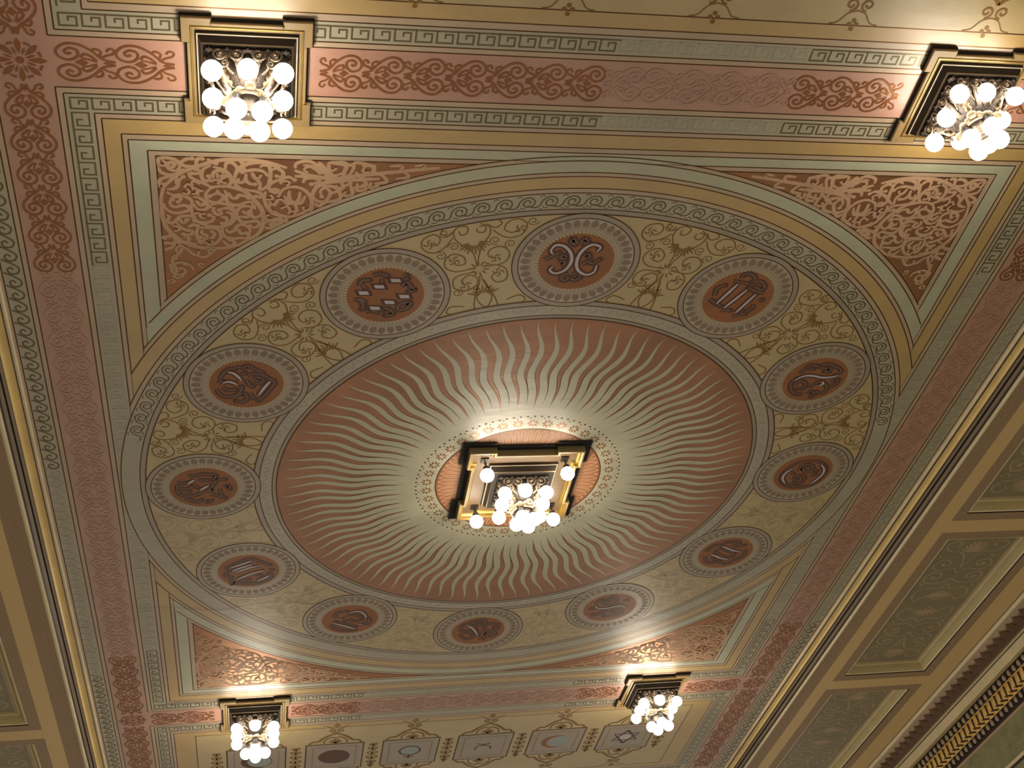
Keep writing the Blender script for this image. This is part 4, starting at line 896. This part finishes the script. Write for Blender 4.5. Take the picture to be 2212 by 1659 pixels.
for s in (-1, 1):
    mb = MB()
    zf = H / U
    x = 2.405
    def V(y0, y1, z0, z1, m, xx=x):
        n = len(mb.v)
        mb.v += [(s * xx, y0, z0), (s * xx, y1, z0), (s * xx, y1, z1), (s * xx, y0, z1)]
        mb.face([n, n + 1, n + 2, n + 3] if s > 0 else [n + 3, n + 2, n + 1, n], m, False)
    V(Y0, Y1, 0.30, zf, 'wall_green')
    rr = random.Random(5)
    for k in range(120):
        y, d = rr.uniform(0.9, 2.9), rr.uniform(0.31, 0.44)
        pts = [(y + 0.03 * math.sin(t + k) * (1 - t / 5), d + 0.03 * math.cos(t * 1.3 + k) * (1 - t / 5)) for t in range(5)]
        pts = catmull(pts, 3)
        for (a, b), (c, e) in zip(pts[:-1], pts[1:]):
            n = len(mb.v)
            w = 0.0012; xx = s * (x - 0.0006)
            mb.v += [(xx, a, b - w), (xx, c, e - w), (xx, c, e + w), (xx, a, b + w)]
            mb.face([n, n + 1, n + 2, n + 3] if s > 0 else [n + 3, n + 2, n + 1, n], 'green_paint', False)
    extrude(mb, s, [(2.405, 0.448, 'moulding_cream'), (2.395, 0.455, 'moulding_cream'), (2.395, 0.470, 'moulding_dark'), (2.405, 0.478, 'moulding_dark')], Y0, Y1)
    mb.build('wall_left' if s < 0 else 'wall_right', None, (s * 2.405, 0, 1.5), kind='structure', label='green painted %s wall under the cornice' % ('left' if s < 0 else 'right'), cat='wall')

# ---------------------------------------------------------------- ceiling lights
def eared(A, m, e):
    q = [(m, -e), (m, e), (A, e), (A, A), (e, A)]
    out = []
    for k in range(4):
        c, s_ = (1, 0, -1, 0)[k], (0, 1, 0, -1)[k]
        out += [(c * x - s_ * y, s_ * x + c * y) for x, y in q]
    return out
def sqr(s_, e):
    q = [(s_, -e), (s_, e), (s_, e + 1e-3), (s_, s_), (e + 1e-3, s_)]
    out = []
    for k in range(4):
        c, n = (1, 0, -1, 0)[k], (0, 1, 0, -1)[k]
        out += [(c * x - n * y, n * x + c * y) for x, y in q]
    return out
def loft(mb, c, rings, cap=True, capm=None):
    n0 = []
    for pts, z, m in rings:
        n0.append(len(mb.v))
        mb.v += [(c[0] + x, c[1] + y, z) for x, y in pts]
    k = len(rings[0][0])
    for a in range(len(rings) - 1):
        for i in range(k):
            j = (i + 1) % k
            mb.face([n0[a] + i, n0[a] + j, n0[a + 1] + j, n0[a + 1] + i], rings[a][2], False)
    if cap:
        mb.face([n0[-1] + i for i in range(k)], capm or rings[-1][2], False)
def leaf(mb, p0, p1, side, w, m, lobes=5, sag=0.012):
    p0, p1, side = Vector(p0), Vector(p1), Vector(side).normalized()
    up = (p1 - p0).cross(side).normalized()
    if up.z < 0: up = -up
    n = lobes * 3
    rows = []
    for i in range(n + 1):
        t = i / n
        c = p0.lerp(p1, t) + up * sag * sin(PI * t)
        ww = w * (0.55 + 0.45 * abs(sin(PI * lobes * t))) * (1 - 0.75 * t ** 2) * (0.5 + 0.5 * min(1, t * 4))
        b = len(mb.v)
        mb.v += [tuple(c - side * ww - up * ww * 0.35), tuple(c), tuple(c + side * ww - up * ww * 0.35), tuple(c - up * 0.004)]
        rows.append(b)
    for a, b in zip(rows[:-1], rows[1:]):
        for i, j in ((0, 1), (1, 2), (2, 3), (3, 0)):
            mb.face([a + i, a + j, b + j, b + i], m, True)
def spiral3(c, u, v, r, turns, a0=0.0, n=18, r1=0.15):
    c, u, v = Vector(c), Vector(u), Vector(v)
    return [tuple(c + (u * cos(a0 + 2 * PI * turns * i / n) + v * sin(a0 + 2 * PI * turns * i / n)) * r * (1 - (1 - r1) * i / n)) for i in range(n + 1)]
BR = 0.0222
def lamp(cx, cy, center, rot, label):
    root = empty('chandelier', (cx, cy, 0), label, 'ceiling light', 'globe lights set in square frames')
    c = (cx, cy)
    k = 0.92 if center else 1.0
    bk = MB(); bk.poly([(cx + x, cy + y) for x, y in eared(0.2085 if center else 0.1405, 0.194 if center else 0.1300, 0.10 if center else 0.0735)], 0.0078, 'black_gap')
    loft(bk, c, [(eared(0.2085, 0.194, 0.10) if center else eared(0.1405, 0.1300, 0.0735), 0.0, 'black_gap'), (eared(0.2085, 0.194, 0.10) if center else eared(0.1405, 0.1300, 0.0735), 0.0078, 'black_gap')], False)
    child(bk, 'shadow_board', root)  # black board stands in for the shadow around the frame
    fr = MB()
    if center:
        O = lambda w: eared(0.187 - w, 0.173 - w, 0.098 + w)
        loft(fr, c, [(O(0), 0.0078, 'olive_bronze'), (O(0), 0.029, 'cream_plaster'), (O(0.002), 0.0315, 'cream_plaster'), (O(0.007), 0.0315, 'gold_leaf'), (O(0.010), 0.029, 'gold_leaf'), (O(0.012), 0.022, 'olive_bronze'), (O(0.014), 0.022, 'gold_leaf'), (O(0.018), 0.018, 'gold_leaf'), (O(0.020), 0.014, 'frame_floor')], True, 'frame_floor')
        B0 = 0.112
    else:
        e = 0.0735
        loft(fr, c, [(eared(0.138, 0.1265, e + .002), 0.0078, 'cream_plaster'), (eared(0.138, 0.1265, e + .002), 0.0145, 'cream_plaster'), (eared(0.1365, 0.1250, e + .0035), 0.0158, 'cream_plaster'), (sqr(0.1195, e), 0.0158, 'gold_leaf'), (sqr(0.118, e), 0.0185, 'gold_leaf'), (sqr(0.1155, e), 0.0185, 'gold_leaf'), (sqr(0.1145, e), 0.0158, 'cream_plaster'), (sqr(0.110, e), 0.0158, 'cream_plaster')], True, 'cream_plaster')
        B0 = 0.108
    child(fr, 'frame', root)
    pl = MB()
    e = 0.05
    lowz = 0.014
    loft(pl, c, [(sqr(B0, e), lowz, 'dark_bronze'), (sqr(B0, e), 0.0215, 'dark_bronze'), (sqr(B0 - 0.002, e), 0.0235, 'bead_pewter'), (sqr(B0 - 0.005, e), 0.0235, 'dark_bronze'), (sqr(B0 - 0.0055, e), 0.026, 'dark_bronze'), (sqr(B0 - 0.011, e), 0.037, 'dark_bronze'),
                 (sqr(B0 - 0.012, e), 0.0405, 'antique_gold'), (sqr(B0 - 0.0145, e), 0.0435, 'black_gap'), (sqr(B0 - 0.018, e), 0.041, 'black_gap')], True, 'black_gap')
    child(pl, 'plinth', root)
    # bronze crown
    cr = MB(True)
    def S(x, y, z): return (cx + x * k, cy + y * k, z)
    loft(cr, c, [(sqr(0.088 * k, 0.04), 0.0412, 'dark_bronze'), (sqr(0.088 * k, 0.04), 0.0500, 'dark_bronze'), (sqr(0.072 * k, 0.035), 0.058, 'dark_bronze'), (sqr(0.050 * k, 0.025), 0.090, 'dark_bronze'), (sqr(0.034 * k, 0.018), 0.112, 'dark_bronze')], True)
    for r in range(4):
        co_, si = (1, 0, -1, 0)[r], (0, 1, 0, -1)[r]
        def T(x, y, z): return S(co_ * x - si * y, si * x + co_ * y, z)
        def D(x, y, z): return (co_ * x - si * y, si * x + co_ * y, z)
        for q in (-0.060, -0.022, 0.022, 0.060):
            sg = 1 if q in (-0.060, 0.022) else -1
            cr.tube(spiral3(T(q, -0.085, 0.060), D(sg, 0, 0), D(0, 0.35, 1), 0.0150, 1.5, 0.3), 0.0029, 'filigree', 6)
            cr.tube(spiral3(T(q * 0.8, -0.075, 0.078), D(-sg, 0, 0), D(0, 0.5, 1), 0.0100, 1.3, 0.3), 0.0024, 'filigree', 6)
            cr.tube([T(q, -0.085, 0.046), T(q + sg * 0.014, -0.083, 0.06), T(q * 0.7, -0.070, 0.085), T(q * 0.5, -0.058, 0.094)], 0.0026, 'filigree', 6, 4)
            cr.ball(T(q + sg * 0.003, -0.087, 0.061), 0.0036, 'antique_gold', 8, 6)
        for q in (-0.080, -0.042, 0.0, 0.042, 0.080):
            cr.ball(T(q, -0.088, 0.0465), 0.0042, 'dark_bronze', 8, 6)
        for q in (-0.028, 0.0, 0.028):
            cr.tube([T(q, -0.08, 0.056), T(q * 0.8, -0.064, 0.075), T(q * 0.6, -0.047, 0.098)], [0.0026, 0.0034, 0.0016], 'filigree', 6, 3)
    child(cr, 'bronze_crown', root)
    for r in range(4):
        co_, si = (1, 0, -1, 0)[r], (0, 1, 0, -1)[r]
        def T(x, y, z): return S(co_ * x - si * y, si * x + co_ * y, z)
        lf = MB(True)
        for (x0, x1, w) in ((0.060, 0.026, 0.014), (0.050, 0.018, 0.010)):
            d = Vector(T(1, -1, 0)) - Vector(T(0, 0, 0)); sd = (co_ * 1 - si * 1, si * 1 + co_ * 1, 0)
            leaf(lf, T(x0, -x0, 0.062 + (0.060 - x0) * 1.2), T(x1, -x1, 0.116), sd, w * k, 'antique_gold', 5, 0.010)
        child(lf, 'acanthus_leaf', root, T(0.045, -0.045, 0.085))
    wr = MB(True)
    R = 0.040 * k
    for j in range(28):
        a = 2 * PI * j / 28
        wr.ball((cx + R * cos(a), cy + R * sin(a), 0.1195 + 0.0015 * cos(a * 7)), 0.0078 + 0.0022 * sin(j * 2.4), 'wreath_plaster', 8, 6)
    for j in range(4):
        a = rot + PI / 4 + PI / 2 * j
        wr.ball((cx + R * 1.15 * cos(a), cy + R * 1.15 * sin(a), 0.117), 0.0125, 'wreath_plaster', 10, 8, (1, 1, .8))
        wr.tube([(cx + R * 1.0 * cos(a + q), cy + R * 1.0 * sin(a + q), 0.128) for q in (-0.5, -0.25, 0, 0.25, 0.5)], 0.004, 'wreath_plaster', 6)
    child(wr, 'wreath', root, (cx, cy, 0.12))
    dm = MB(True)
    dm.lathe((cx, cy, 0), [(0.037 * k, 0.110), (0.038 * k, 0.122), (0.034 * k, 0.134), (0.024 * k, 0.142), (0.010, 0.146), (0.003, 0.152)], 'dark_bronze', 24)
    child(dm, 'dome', root, (cx, cy, 0.13))
    def bulb(x, y, z, ztop, br=BR):
        b = MB(True); b.ball((x, y, z), br, 'bulb_glass', 24, 14)
        bo = child(b, 'bulb', root, (x, y, z))
        so = MB(True)
        so.lathe((x, y, 0), [(0.0085, ztop), (0.0105, ztop + 0.004), (0.0085, ztop + (z - br - ztop) * 0.5), (0.0125, z - br - 0.001), (0.0105, z - br + 0.003)], 'black_socket', 12)
        child(so, 'socket', bo, (x, y, z - br))
    s_ = 0.0735 * k
    for gx, gy in ((-1, -1), (0, -1), (1, -1), (-1, 0), (1, 0), (-1, 1), (0, 1), (1, 1)):
        z = ZOUT[(cx, cy)] - (0.010 if gx == 0 else 0.003 if gy == 0 else 0)
        bulb(cx + gx * s_, cy + gy * s_, z, 0.050)
    for j in range(4):
        a = rot + PI / 2 * j
        bulb(cx + (0.030 if center else 0.0375) * cos(a), cy + (0.030 if center else 0.0375) * sin(a), ZIN[(cx, cy)], 0.130)
    if center:
        for gx in (-1, 1):
            for gy in (-1, 1):
                x, y = gx * 0.130, gy * 0.130
                pd = MB(True)
                pd.box(x - 0.012, x + 0.012, y - 0.012, y + 0.012, 0.013, 0.019, 'dark_bronze')
                for q in range(3):
                    zc = 0.022 + q * 0.008
                    pd.tube([(x + 0.0035 * cos(t) * (q % 2), y + 0.0035 * cos(t) * ((q + 1) % 2), zc + 0.006 * sin(t)) for t in [PI * i / 4 for i in range(9)]], 0.0014, 'dark_bronze', 5, 1, False)
                pd.tube([(x, y, 0.016), (x, y, 0.045)], 0.0014, 'dark_bronze', 6)
                child(pd, 'pendant_chain', root, (x, y, 0.02))
                bulb(x, y, 0.074, 0.042)
    return root
YN, YL = 1.574, 1.604
P_NL, P_NR, P_FL, P_FR = (-0.856, -YN), (0.865, -1.585), (-0.847, YL), (0.851, YL)
ZOUT = {P_NL: 0.106, P_NR: 0.092, (0, 0): 0.102, P_FL: 0.099, P_FR: 0.099}
ZIN = {P_NL: 0.172, P_NR: 0.164, (0, 0): 0.166, P_FL: 0.174, P_FR: 0.174}
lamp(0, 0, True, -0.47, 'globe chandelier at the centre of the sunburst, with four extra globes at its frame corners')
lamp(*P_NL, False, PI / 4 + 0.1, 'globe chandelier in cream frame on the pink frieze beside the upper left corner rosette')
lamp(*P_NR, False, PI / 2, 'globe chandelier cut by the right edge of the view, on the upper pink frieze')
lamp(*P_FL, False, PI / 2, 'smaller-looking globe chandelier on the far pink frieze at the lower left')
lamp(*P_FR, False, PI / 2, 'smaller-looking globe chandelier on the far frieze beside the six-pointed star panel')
